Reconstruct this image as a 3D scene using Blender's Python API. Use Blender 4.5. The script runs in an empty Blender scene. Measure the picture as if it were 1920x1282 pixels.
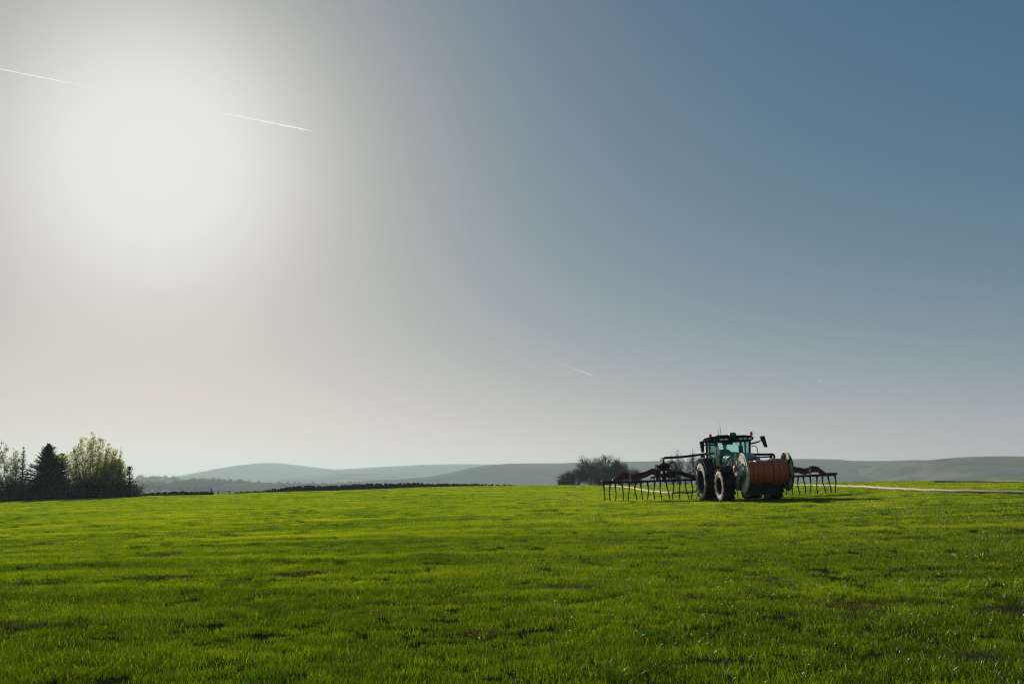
import bpy, bmesh, math, random
import numpy as np
from mathutils import Vector, Matrix, Euler

scene = bpy.context.scene
COL = scene.collection
R = math.radians
PI = math.pi
random.seed(7)

# ------------------------------------------------------------------ camera
FPX = 1867.0                    # focal length in photograph pixels (35 mm lens, 1920 px wide)
EYE = 1.30                      # eye height above the field at the camera
PITCH = math.atan((900.0 - 641.0) / FPX)
cam_d = bpy.data.cameras.new('camera')
cam_d.sensor_width = 36.0
cam_d.lens = FPX * 36.0 / 1920.0
cam_d.clip_start = 0.05
cam_d.clip_end = 60000.0
cam = bpy.data.objects.new('camera', cam_d)
COL.objects.link(cam)
cam.location = (0, 0, EYE)
cam.rotation_euler = (PI / 2 + PITCH, 0, 0)
scene.camera = cam


def ray(u, v):
    a = (u - 960.0) / FPX
    b = (641.0 - v) / FPX
    return Vector((a, math.cos(PITCH) - b * math.sin(PITCH), math.sin(PITCH) + b * math.cos(PITCH)))


def at(u, v, y):
    """point of the place seen at photograph pixel (u, v) at depth y metres"""
    d = ray(u, v)
    return Vector((0, 0, EYE)) + d * (y / d.y)


# ------------------------------------------------------------------ sky and sun
sd = ray(288, 296).normalized()
SUN_EL = math.asin(sd.z)
SUN_AZ = math.atan2(sd.x, sd.y)            # from +Y towards +X
world = bpy.data.worlds.new('World')
scene.world = world
world.use_nodes = True
wn, wl = world.node_tree.nodes, world.node_tree.links
wn.clear()
w_out = wn.new('ShaderNodeOutputWorld')
w_bg = wn.new('ShaderNodeBackground')
w_sky = wn.new('ShaderNodeTexSky')
w_sky.sky_type = 'NISHITA'
w_sky.sun_disc = False
w_sky.sun_elevation = SUN_EL
w_sky.sun_rotation = SUN_AZ
w_sky.altitude = 200
w_sky.air_density = 1.0
w_sky.ozone_density = 1.0
w_sky.dust_density = 0.4
SKY_STRENGTH = 0.08
w_bg.inputs['Strength'].default_value = SKY_STRENGTH


def wmath(op, a, b=None):
    n = wn.new('ShaderNodeMath'); n.operation = op
    for i, v in enumerate((a, b)):
        if v is None: continue
        if isinstance(v, (int, float)): n.inputs[i].default_value = v
        else: wl.new(v, n.inputs[i])
    return n.outputs[0]


# the hazy spring sky: Nishita, whitened low over the horizon, with the sun's aureole in thin high cloud,
# rolled off softly towards the sun the way the photograph's sky is
w_tc = wn.new('ShaderNodeTexCoord')
w_sep = wn.new('ShaderNodeSeparateXYZ'); wl.new(w_tc.outputs['Generated'], w_sep.inputs[0])
w_dot = wn.new('ShaderNodeVectorMath'); w_dot.operation = 'DOT_PRODUCT'
wl.new(w_tc.outputs['Generated'], w_dot.inputs[0]); w_dot.inputs[1].default_value = sd
w_gam = wmath('ARCCOSINE', wmath('MINIMUM', w_dot.outputs['Value'], 0.999999))
w_core = wmath('MULTIPLY', wmath('EXPONENT', wmath('MULTIPLY', wmath('POWER', wmath('DIVIDE', w_gam, R(5.514)), 2.0), -1.0)), 1.642)
w_aur = wmath('EXPONENT', wmath('DIVIDE', w_gam, -R(6.849)))
w_hor = wmath('MULTIPLY', wmath('EXPONENT', wmath('DIVIDE', wmath('MAXIMUM', w_sep.outputs[2], 0.0), -0.0797)), 0.1155)
w_rgb = wn.new('ShaderNodeSeparateColor'); wl.new(w_sky.outputs[0], w_rgb.inputs[0])
w_lum = wmath('ADD', wmath('ADD', wmath('MULTIPLY', w_rgb.outputs[0], 0.3), wmath('MULTIPLY', w_rgb.outputs[1], 0.5)), wmath('MULTIPLY', w_rgb.outputs[2], 0.2))
w_com = wn.new('ShaderNodeCombineColor')
for i, (A, power, tint, aur) in enumerate(((0.0330, 1.0428, 14.0, 1.563), (0.0675, 0.7724, 15.11, 1.320), (0.1305, 0.5158, 24.37, 0.822))):
    x = wmath('ADD', wmath('MULTIPLY', w_rgb.outputs[i], wmath('SUBTRACT', 1.0, w_hor)), wmath('MULTIPLY', wmath('MULTIPLY', w_lum, tint), w_hor))
    x = wmath('ADD', wmath('MULTIPLY', wmath('POWER', wmath('MAXIMUM', x, 0.0001), power), A), wmath('ADD', w_core, wmath('MULTIPLY', w_aur, aur)))
    x = wmath('MULTIPLY', wmath('SUBTRACT', 1.0, wmath('EXPONENT', wmath('DIVIDE', x, -0.83))), 0.83 / SKY_STRENGTH)
    wl.new(x, w_com.inputs[i])
wl.new(w_com.outputs[0], w_bg.inputs[0])
wl.new(w_bg.outputs[0], w_out.inputs[0])

sun_d = bpy.data.lights.new('sun', 'SUN')
sun_d.energy = 5.0
sun_d.angle = R(0.6)
sun_d.color = (1.0, 0.93, 0.82)
sun = bpy.data.objects.new('sun', sun_d)
COL.objects.link(sun)
sun.rotation_euler = sd.to_track_quat('Z', 'Y').to_euler()
sun.location = sd * 50

vs = scene.view_settings
vs.view_transform = 'Standard'
vs.look = 'None'
vs.exposure = 0.0
vs.gamma = 1.0
vs.use_curve_mapping = False
scene.cycles.use_denoising = True
scene.cycles.denoising_prefilter = 'NONE'
scene.cycles.pixel_filter_type = 'BLACKMAN_HARRIS'
scene.cycles.filter_width = 1.15
scene.cycles.max_bounces = 8
scene.cycles.transparent_max_bounces = 24

# ------------------------------------------------------------------ helpers
def tag(o, label=None, cat=None, group=None, kind=None):
    if label: o['label'] = label
    if cat: o['category'] = cat
    if group: o['group'] = group
    if kind: o['kind'] = kind
    return o


def empty(name, loc=(0, 0, 0), rot=(0, 0, 0), label=None, cat=None, group=None):
    o = bpy.data.objects.new(name, None)
    COL.objects.link(o)
    o.empty_display_size = 0.2
    o.location = loc
    o.rotation_euler = rot
    return tag(o, label, cat, group)


def link_mesh(name, me, mat=None, parent=None):
    if mat is not None and not me.materials:
        me.materials.append(mat)
    o = bpy.data.objects.new(name, me)
    COL.objects.link(o)
    if parent is not None:
        o.parent = parent
    return o


def np_mesh(name, verts, quads=None, tris=None, smooth=True):
    """fast mesh from numpy arrays"""
    me = bpy.data.meshes.new(name)
    verts = np.asarray(verts, np.float32).reshape(-1, 3)
    parts, sizes = [], []
    if quads is not None and len(quads):
        q = np.asarray(quads, np.int32).reshape(-1, 4); parts.append(q.ravel()); sizes.append(np.full(len(q), 4, np.int32))
    if tris is not None and len(tris):
        t = np.asarray(tris, np.int32).reshape(-1, 3); parts.append(t.ravel()); sizes.append(np.full(len(t), 3, np.int32))
    loops = np.concatenate(parts); sizes = np.concatenate(sizes)
    me.vertices.add(len(verts)); me.vertices.foreach_set('co', verts.ravel())
    me.loops.add(len(loops)); me.loops.foreach_set('vertex_index', loops)
    me.polygons.add(len(sizes))
    starts = np.concatenate(([0], np.cumsum(sizes)[:-1])).astype(np.int32)
    me.polygons.foreach_set('loop_start', starts)
    me.polygons.foreach_set('use_smooth', np.full(len(sizes), smooth, bool))
    me.update(calc_edges=True)
    me.validate()
    return me


def _hash(ix, iy, seed):
    h = (ix.astype(np.int64) * 374761393 + iy.astype(np.int64) * 668265263 + seed * 1442695041) & 0xFFFFFFFF
    h = ((h ^ (h >> 13)) * 1274126177) & 0xFFFFFFFF
    return ((h ^ (h >> 16)) & 0xFFFF).astype(np.float64) / 65535.0


def noise(x, y, seed=0):
    """smooth value noise in 0..1"""
    x = np.asarray(x, float); y = np.asarray(y, float)
    ix, iy = np.floor(x), np.floor(y)
    fx, fy = x - ix, y - iy
    fx = fx * fx * (3 - 2 * fx); fy = fy * fy * (3 - 2 * fy)
    a = _hash(ix, iy, seed); b = _hash(ix + 1, iy, seed); c = _hash(ix, iy + 1, seed); d = _hash(ix + 1, iy + 1, seed)
    return (a * (1 - fx) + b * fx) * (1 - fy) + (c * (1 - fx) + d * fx) * fy


def fbm(x, y, seed=0, oct=4):
    s = 0; amp = 0.5; tot = 0
    x = np.asarray(x, float); y = np.asarray(y, float)
    for k in range(oct):
        s = s + amp * noise(x * 2 ** k + 17.3 * k, y * 2 ** k - 9.1 * k, seed + k)
        tot += amp; amp *= 0.5
    return s / tot


class NT:
    """small material node helper"""
    def __init__(self, name):
        self.m = bpy.data.materials.new(name)
        self.m.use_nodes = True
        self.n, self.l = self.m.node_tree.nodes, self.m.node_tree.links
        self.n.clear()
        self.out = self.n.new('ShaderNodeOutputMaterial')

    def node(self, t, _attrs=None, **ins):
        nd = self.n.new(t)
        for k, v in (_attrs or {}).items(): setattr(nd, k, v)
        for k, v in ins.items():
            key = int(k[1:]) if k[0] == 'i' and k[1:].isdigit() else k.replace('_', ' ')
            self.put(nd.inputs[key], v)
        return nd

    def put(self, sock, v):
        if isinstance(v, bpy.types.NodeSocket): self.l.new(v, sock)
        elif isinstance(v, bpy.types.Node): self.l.new(v.outputs[0], sock)
        else: sock.default_value = v

    def math(self, op, a, b=0.0):
        nd = self.n.new('ShaderNodeMath'); nd.operation = op
        self.put(nd.inputs[0], a); self.put(nd.inputs[1], b)
        return nd.outputs[0]

    def mixc(self, f, a, b):
        nd = self.n.new('ShaderNodeMix'); nd.data_type = 'RGBA'
        self.put(nd.inputs[0], f); self.put(nd.inputs[6], a); self.put(nd.inputs[7], b)
        return nd.outputs[2]

    def ramp(self, f, stops):
        nd = self.n.new('ShaderNodeValToRGB'); self.put(nd.inputs[0], f)
        e = nd.color_ramp.elements
        while len(e) < len(stops): e.new(0.5)
        for el, (p, c) in zip(e, stops):
            el.position = p; el.color = (*c, 1.0) if len(c) == 3 else c
        return nd.outputs[0]

    def pos(self, scale=(1, 1, 1)):
        g = self.n.new('ShaderNodeNewGeometry')
        mp = self.n.new('ShaderNodeMapping'); mp.inputs['Scale'].default_value = scale
        self.l.new(g.outputs['Position'], mp.inputs['Vector'])
        return mp.outputs[0]

    def obj(self, scale=(1, 1, 1)):
        g = self.n.new('ShaderNodeTexCoord')
        mp = self.n.new('ShaderNodeMapping'); mp.inputs['Scale'].default_value = scale
        self.l.new(g.outputs['Object'], mp.inputs['Vector'])
        return mp.outputs[0]

    def noise(self, vec, scale=1.0, detail=4.0, rough=0.55):
        nd = self.n.new('ShaderNodeTexNoise')
        self.l.new(vec, nd.inputs['Vector'])
        nd.inputs['Scale'].default_value = scale; nd.inputs['Detail'].default_value = detail
        nd.inputs['Roughness'].default_value = rough
        return nd.outputs[0]

    def bump(self, h, strength=0.3, dist=0.02):
        nd = self.n.new('ShaderNodeBump'); self.put(nd.inputs['Height'], h)
        nd.inputs['Strength'].default_value = strength; nd.inputs['Distance'].default_value = dist
        return nd.outputs[0]

    def done(self, shader):
        self.l.new(shader if isinstance(shader, bpy.types.NodeSocket) else shader.outputs[0], self.out.inputs['Surface'])
        return self.m


def c4(c): return (*c, 1.0)


def surf(name, col, rough=0.6, metal=0.0, dirt=None, dirt_amt=0.0, scale=3.0, bump=0.0, spec=0.5, var=0.25):
    """painted / rubber / metal surface with uneven colour, roughness and optional dust"""
    t = NT(name)
    v = t.obj()
    n1 = t.noise(v, scale, 5)
    n2 = t.noise(v, scale * 9, 4)
    dark = tuple(x * (1 - var) for x in col); lite = tuple(min(1, x * (1 + var)) for x in col)
    base = t.ramp(n1, [(0.3, dark), (0.7, lite)])
    rg = t.ramp(n2, [(0.3, (rough * 0.8,) * 3), (0.7, (min(1, rough * 1.2),) * 3)])
    if dirt is not None:
        f = t.ramp(t.math('ADD', t.math('MULTIPLY', n1, 0.65), t.math('MULTIPLY', n2, 0.35)), [(0.5 - dirt_amt * 0.45, (0, 0, 0)), (0.75 - dirt_amt * 0.45, (1, 1, 1))])
        base = t.mixc(f, base, c4(dirt))
    p = t.node('ShaderNodeBsdfPrincipled', Base_Color=base, Roughness=rg, Metallic=metal)
    p.inputs['Specular IOR Level'].default_value = spec
    if bump: t.l.new(t.bump(n2, bump, 0.01), p.inputs['Normal'])
    return t.done(p)


# ------------------------------------------------------------------ the lie of the land
CREST = np.array([  # photograph column, row of the field's skyline, depth of the crest in metres
    (-1400, 985, 95), (-600, 962, 104), (0, 941, 112), (100, 937, 113), (200, 933.5, 114), (270, 931.4, 115), (390, 929, 118),
    (460, 926.6, 122), (500, 924.6, 125), (640, 921, 128), (740, 917, 130), (800, 914.4, 130), (880, 912.6, 128), (960, 911.6, 126),
    (1040, 911.2, 124), (1130, 911.2, 120), (1250, 910.4, 112), (1300, 910, 108), (1480, 908, 92), (1570, 906.8, 82),
    (1640, 906, 76), (1700, 905, 73), (1760, 904.2, 71), (1920, 903.6, 66), (2500, 902, 58), (3300, 900, 55)], float)
_cz = EYE + np.array([ray(u, v).z / ray(u, v).y for u, v, d in CREST]) * CREST[:, 2]


def land(x, y):
    """height of the ground at (x, y), before the small bumps"""
    x = np.asarray(x, float); y = np.asarray(y, float)
    r = np.hypot(x, y)
    al = np.arctan2(x, y)
    back = np.clip((np.abs(al) - 1.0) / 1.0, 0, 1)
    u = 960 + FPX * np.tan(np.clip(al, -1.0, 1.0)) / math.cos(PITCH)
    zc = np.interp(u, CREST[:, 0], _cz) * (1 - back)
    dc = np.interp(u, CREST[:, 0], CREST[:, 2])
    d = r * np.cos(np.clip(al, -1.0, 1.0))
    t = d / dc
    tt = np.minimum(t, 1.0)
    z = zc * tt * (1.22 - 0.22 * tt)
    over = np.maximum(d - dc, 0)
    z = z + 0.78 * zc / dc * over * np.exp(-over / 40.0)
    z = z - 19.0 * (1 - np.exp(-(over / 210.0) ** 2))
    # smooth the columns together close to the camera
    w = np.clip(r / 25.0, 0, 1)
    flat = 0.0105 * y + 0.014 * x
    return z * w + flat * (1 - w)


def bumps(x, y):
    """rows, hummocks and hoof marks of the field"""
    r = np.hypot(x, y)
    far = np.clip(1.0 - (r - 150) / 60.0, 0, 1)
    h = 0.050 * (fbm(x * 0.16, y * 0.45, 3, 2) - 0.5)
    h = h + 0.026 * (fbm(x * 0.9 + 5, y * 1.5, 11, 3) - 0.5)
    h = h + 0.011 * np.sin((y + 0.12 * x + 1.2 * noise(x * 0.08, y * 0.08, 5)) * 2 * PI / 2.3)
    return h * far


def ground(x, y): return land(x, y) + bumps(x, y)


def gz(x, y): return float(ground(np.array([x]), np.array([y]))[0])


def hit(u, v, lo=3.0, hi=140.0):
    """where the line of sight through photograph pixel (u, v) meets the field"""
    d = ray(u, v)
    ys = np.linspace(lo, hi, 3000)
    k = ys / d.y
    g = land(d.x * k, ys) - (EYE + d.z * k)
    i = int(np.argmax(g > 0)) if (g > 0).any() else len(ys) - 1
    return Vector((d.x * k[i], ys[i], gz(d.x * k[i], ys[i])))


# ------------------------------------------------------------------ field sheet
def build_field():
    az = np.concatenate([np.linspace(-PI, -0.80, 40, endpoint=False), np.linspace(-0.80, 0.80, 430, endpoint=False), np.linspace(0.80, PI, 41)])
    rr = np.concatenate([[0.0], np.geomspace(0.4, 260, 430), np.geomspace(275, 6250, 40)])
    A, Rr = np.meshgrid(az, rr)
    X = Rr * np.sin(A); Y = Rr * np.cos(A)
    Z = ground(X, Y)
    nr, na = A.shape
    idx = np.arange(nr * na).reshape(nr, na)
    q = np.stack([idx[:-1, :-1], idx[:-1, 1:], idx[1:, 1:], idx[1:, :-1]], -1).reshape(-1, 4)[:, ::-1]
    me = np_mesh('field', np.stack([X, Y, Z], -1), quads=q)
    t = NT('field_soil_and_turf')
    n1 = t.noise(t.pos((0.35, 0.9, 1)), 1.0, 5)
    n2 = t.noise(t.pos(), 9.0, 4)
    n3 = t.noise(t.pos((0.004, 0.009, 0)), 1.0, 3)
    turf = t.ramp(n1, [(0.32, (0.040, 0.062, 0.010)), (0.62, (0.065, 0.105, 0.012))])
    soil = t.ramp(n2, [(0.35, (0.045, 0.034, 0.020)), (0.7, (0.12, 0.092, 0.058))])
    near = t.mixc(t.ramp(n2, [(0.48, (0, 0, 0)), (0.62, (1, 1, 1))]), turf, soil)
    far = t.ramp(n3, [(0.35, (0.06, 0.10, 0.03)), (0.5, (0.09, 0.125, 0.04)), (0.65, (0.10, 0.10, 0.05))])
    g = t.n.new('ShaderNodeNewGeometry')
    ln = t.n.new('ShaderNodeVectorMath'); ln.operation = 'LENGTH'; t.l.new(g.outputs['Position'], ln.inputs[0])
    f = t.math('MULTIPLY', t.math('SUBTRACT', ln.outputs['Value'], 150.0), 1 / 150.0)
    f = t.node('ShaderNodeClamp', Value=f)
    col = t.mixc(f.outputs[0], near, far)
    p = t.node('ShaderNodeBsdfDiffuse', Color=col, Roughness=0.9)
    t.l.new(t.bump(n2, 0.4, 0.03), p.inputs['Normal'])
    o = link_mesh('field', me, t.done(p))
    o['kind'] = 'structure'
    return o


build_field()


# ------------------------------------------------------------------ grass
def blade_mat(name, root, tip, trans, gloss=0.05, deep=0.0):
    """single blades: colour varies from blade to blade, patch to patch and, for the sward, towards the camera, where darker green paints in light fall-off"""
    t = NT(name)
    att = t.n.new('ShaderNodeAttribute'); att.attribute_name = 'h'; att.attribute_type = 'GEOMETRY'
    rnd = t.n.new('ShaderNodeAttribute'); rnd.attribute_name = 'tint'; rnd.attribute_type = 'GEOMETRY'
    oi = t.n.new('ShaderNodeObjectInfo')
    big = t.noise(t.pos((0.10, 0.28, 0)), 1.0, 4)
    mid = t.noise(t.pos((0.7, 1.6, 0)), 1.0, 3)
    v = t.math('ADD', t.math('MULTIPLY', rnd.outputs['Fac'], 0.55), t.math('MULTIPLY', t.math('SUBTRACT', big, 0.5), 1.7))
    v = t.math('ADD', v, t.math('MULTIPLY', t.math('SUBTRACT', mid, 0.5), 1.3))
    v = t.math('ADD', v, t.math('MULTIPLY', t.math('SUBTRACT', oi.outputs['Random'], 0.25), 0.5))
    fine = t.noise(t.pos((7.0, 9.0, 0)), 1.0, 2)
    v = t.math('ADD', v, t.math('MULTIPLY', t.math('SUBTRACT', fine, 0.5), 0.8))
    wv = t.n.new('ShaderNodeTexWave'); wv.wave_type = 'BANDS'; wv.bands_direction = 'Y'      # faint mowing rows
    t.l.new(t.pos((0.12, 1.0, 0)), wv.inputs['Vector'])
    wv.inputs['Scale'].default_value = 0.137; wv.inputs['Distortion'].default_value = 3.0; wv.inputs['Detail'].default_value = 2.0; wv.inputs['Detail Scale'].default_value = 1.5
    v = t.math('ADD', v, t.math('MULTIPLY', t.math('SUBTRACT', wv.outputs['Fac'], 0.5), 0.20))
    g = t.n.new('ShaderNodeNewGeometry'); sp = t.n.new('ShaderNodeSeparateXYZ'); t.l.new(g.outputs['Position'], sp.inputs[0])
    dim_or_height = t.n.new('ShaderNodeMapRange'); dim_or_height.interpolation_type = 'SMOOTHSTEP'  # light fall-off painted in: darker, deeper green nearer the camera
    t.l.new(t.math('ADD', sp.outputs[1], t.math('MULTIPLY', t.math('SUBTRACT', big, 0.5), 22.0)), dim_or_height.inputs[0])
    dim_or_height.inputs[1].default_value = 4.0; dim_or_height.inputs[2].default_value = 40.0; dim_or_height.inputs[3].default_value = deep; dim_or_height.inputs[4].default_value = 0.0

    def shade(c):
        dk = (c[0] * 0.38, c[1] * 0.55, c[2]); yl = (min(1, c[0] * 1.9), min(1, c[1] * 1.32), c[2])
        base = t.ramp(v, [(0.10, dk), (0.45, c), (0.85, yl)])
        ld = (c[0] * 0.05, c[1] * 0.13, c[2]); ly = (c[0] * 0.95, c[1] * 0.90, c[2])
        dimmed = t.ramp(v, [(0.05, ld), (0.45, (c[0] * 0.16, c[1] * 0.30, c[2])), (0.95, ly)])
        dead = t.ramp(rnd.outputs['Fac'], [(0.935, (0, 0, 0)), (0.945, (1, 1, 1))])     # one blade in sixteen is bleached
        both = t.mixc(dim_or_height.outputs[0], base, dimmed)
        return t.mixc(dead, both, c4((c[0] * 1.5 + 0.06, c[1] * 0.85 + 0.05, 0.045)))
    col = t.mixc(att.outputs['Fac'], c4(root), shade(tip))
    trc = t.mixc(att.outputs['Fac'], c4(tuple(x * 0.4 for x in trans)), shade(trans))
    d = t.node('ShaderNodeBsdfDiffuse', Color=col)
    tr = t.node('ShaderNodeBsdfTranslucent', Color=trc)
    m1 = t.node('ShaderNodeMixShader', Fac=0.58); t.l.new(d.outputs[0], m1.inputs[1]); t.l.new(tr.outputs[0], m1.inputs[2])
    gl = t.node('ShaderNodeBsdfGlossy', Color=(1, 1, 0.9, 1), Roughness=0.30)
    fr = t.node('ShaderNodeFresnel', IOR=1.4)
    m2 = t.node('ShaderNodeMixShader', Fac=t.math('MULTIPLY', fr.outputs[0], gloss)); t.l.new(m1.outputs[0], m2.inputs[1]); t.l.new(gl.outputs[0], m2.inputs[2])
    return t.done(m2)


def blades(name, n, size, h0, h1, w, lean, seed, seg=2, flat=0.0):
    """a patch of single grass blades, roots within a disc"""
    rng = np.random.default_rng(seed)
    rad = size * np.sqrt(rng.random(n)); an = rng.random(n) * 2 * PI
    bx, by = rad * np.cos(an), rad * np.sin(an)
    H = h0 + (h1 - h0) * rng.random(n) ** 1.5
    yaw = rng.random(n) * 2 * PI
    ld = rng.random(n) * 2 * PI
    ll = lean * (0.25 + rng.random(n)) + flat
    ww = w * (0.7 + 0.6 * rng.random(n))
    tint = rng.random(n)
    V, Hh, Tt = [], [], []
    for k in range(seg + 1):
        s = k / seg
        cx = bx + np.cos(ld) * ll * H * s * s; cy = by + np.sin(ld) * ll * H * s * s
        cz = H * s * (1 - 0.30 * np.minimum(ll, 1.6) * s) - 0.004
        wk = ww * (1 - 0.9 * s ** 1.6) * 0.5
        for sg in (-1, 1):
            V.append(np.stack([cx + sg * wk * np.cos(yaw), cy + sg * wk * np.sin(yaw), cz], -1)); Hh.append(np.full(n, s)); Tt.append(tint)
    nv = 2 * (seg + 1)
    V = np.stack(V, 1).reshape(-1, 3)
    base = np.arange(n)[:, None] * nv
    q = np.concatenate([base + np.array([2 * k, 2 * k + 1, 2 * k + 3, 2 * k + 2]) for k in range(seg)], 0)
    me = np_mesh(name, V, quads=q)
    for nm, arr in (('h', Hh), ('tint', Tt)):
        a = me.attributes.new(nm, 'FLOAT', 'POINT'); a.data.foreach_set('value', np.stack(arr, 1).ravel().astype(np.float32))
    return me


def scatter(name, pts, rot, scl, variants, label_kind='stuff'):
    """instances the variant meshes on the points through geometry nodes"""
    n = len(pts)
    me = bpy.data.meshes.new(name)
    me.vertices.add(n); me.vertices.foreach_set('co', np.asarray(pts, np.float32).ravel())
    for nm, arr in (('rz', rot), ('sc', scl)):
        a = me.attributes.new(nm, 'FLOAT', 'POINT'); a.data.foreach_set('value', np.asarray(arr, np.float32))
    a = me.attributes.new('vi', 'INT', 'POINT'); a.data.foreach_set('value', np.random.default_rng(n).integers(0, len(variants), n).astype(np.int32))
    o = link_mesh(name, me)
    o['kind'] = label_kind
    ng = bpy.data.node_groups.new(name, 'GeometryNodeTree')
    ng.interface.new_socket('Geometry', in_out='INPUT', socket_type='NodeSocketGeometry')
    ng.interface.new_socket('Geometry', in_out='OUTPUT', socket_type='NodeSocketGeometry')
    gi, go = ng.nodes.new('NodeGroupInput'), ng.nodes.new('NodeGroupOutput')
    m2p = ng.nodes.new('GeometryNodeMeshToPoints')
    iop = ng.nodes.new('GeometryNodeInstanceOnPoints')
    ci = ng.nodes.new('GeometryNodeCollectionInfo')
    vc = bpy.data.collections.new(name + '_blades')
    for k, vm in enumerate(variants):
        vo = bpy.data.objects.new('%s_blade_patch' % name, vm); vc.objects.link(vo)
    ci.inputs['Collection'].default_value = vc
    ci.inputs['Separate Children'].default_value = True
    ci.inputs['Reset Children'].default_value = True

    def attr(nm, dt):
        nd = ng.nodes.new('GeometryNodeInputNamedAttribute'); nd.data_type = dt; nd.inputs['Name'].default_value = nm
        return nd.outputs['Attribute']
    cx = ng.nodes.new('ShaderNodeCombineXYZ')
    ng.links.new(attr('rz', 'FLOAT'), cx.inputs[2])
    ng.links.new(gi.outputs[0], m2p.inputs[0])
    ng.links.new(m2p.outputs[0], iop.inputs['Points'])
    ng.links.new(ci.outputs[0], iop.inputs['Instance'])
    iop.inputs['Pick Instance'].default_value = True
    ng.links.new(attr('vi', 'INT'), iop.inputs['Instance Index'])
    ng.links.new(cx.outputs[0], iop.inputs['Rotation'])
    ng.links.new(attr('sc', 'FLOAT'), iop.inputs['Scale'])
    ng.links.new(iop.outputs[0], go.inputs[0])
    md = o.modifiers.new('scatter', 'NODES'); md.node_group = ng
    return o


def worn(x, y):
    """0..1 where the sward is thin: slurry marks, wheelings and dead patches, long across the field"""
    a = fbm(x * 0.9 + 3.1, y * 2.2 + 8.0, 41, 3)
    b = fbm(x * 0.07, y * 0.10, 57, 2)
    return np.clip((a - 0.675 + 0.16 * (b - 0.5)) / 0.08, 0, 1)


MARKS = [(580, 1076, 1.1, 0.35), (815, 1041, 1.0, 0.5), (60, 1100, 1.5, 0.5), (300, 1042, 0.9, 0.6), (1070, 1105, 1.1, 0.4), (1290, 1122, 0.5, 0.25),
         (1600, 1138, 0.9, 0.4), (900, 1190, 0.5, 0.25), (160, 958, 1.6, 0.8), (300, 962, 1.8, 0.6), (700, 992, 1.0, 0.4), (1410, 1120, 0.6, 0.25),
         (1890, 1150, 0.6, 0.3), (1230, 1190, 0.35, 0.2), (1700, 1010, 1.6, 0.4), (1880, 1000, 1.3, 0.4), (40, 976, 1.5, 0.6)]
MARK_P = [(hit(u, v), a, b) for u, v, a, b in MARKS]


def worn_all(x, y):
    w = worn(x, y)
    for p, a, b in MARK_P:
        e = ((x - p.x) / (a * 0.6)) ** 2 + ((y - p.y) / (b * 1.1)) ** 2
        w = np.maximum(w, np.clip(1.1 - 1.2 * e * (0.6 + 0.8 * noise(x * 5, y * 5, 9)), 0, 1))
    return w


def sector(n, r0, r1, half, rng):
    r = np.sqrt(r0 * r0 + (r1 * r1 - r0 * r0) * rng.random(n))
    a = (rng.random(n) * 2 - 1) * half
    return r * np.sin(a), r * np.cos(a)


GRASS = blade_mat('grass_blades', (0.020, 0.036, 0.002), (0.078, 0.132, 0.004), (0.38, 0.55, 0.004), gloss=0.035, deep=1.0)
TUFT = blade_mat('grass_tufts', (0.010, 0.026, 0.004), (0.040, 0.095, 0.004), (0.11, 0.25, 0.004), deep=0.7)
STRAW = blade_mat('dead_grass', (0.06, 0.045, 0.025), (0.20, 0.155, 0.085), (0.18, 0.13, 0.06), gloss=0.0)


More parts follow.
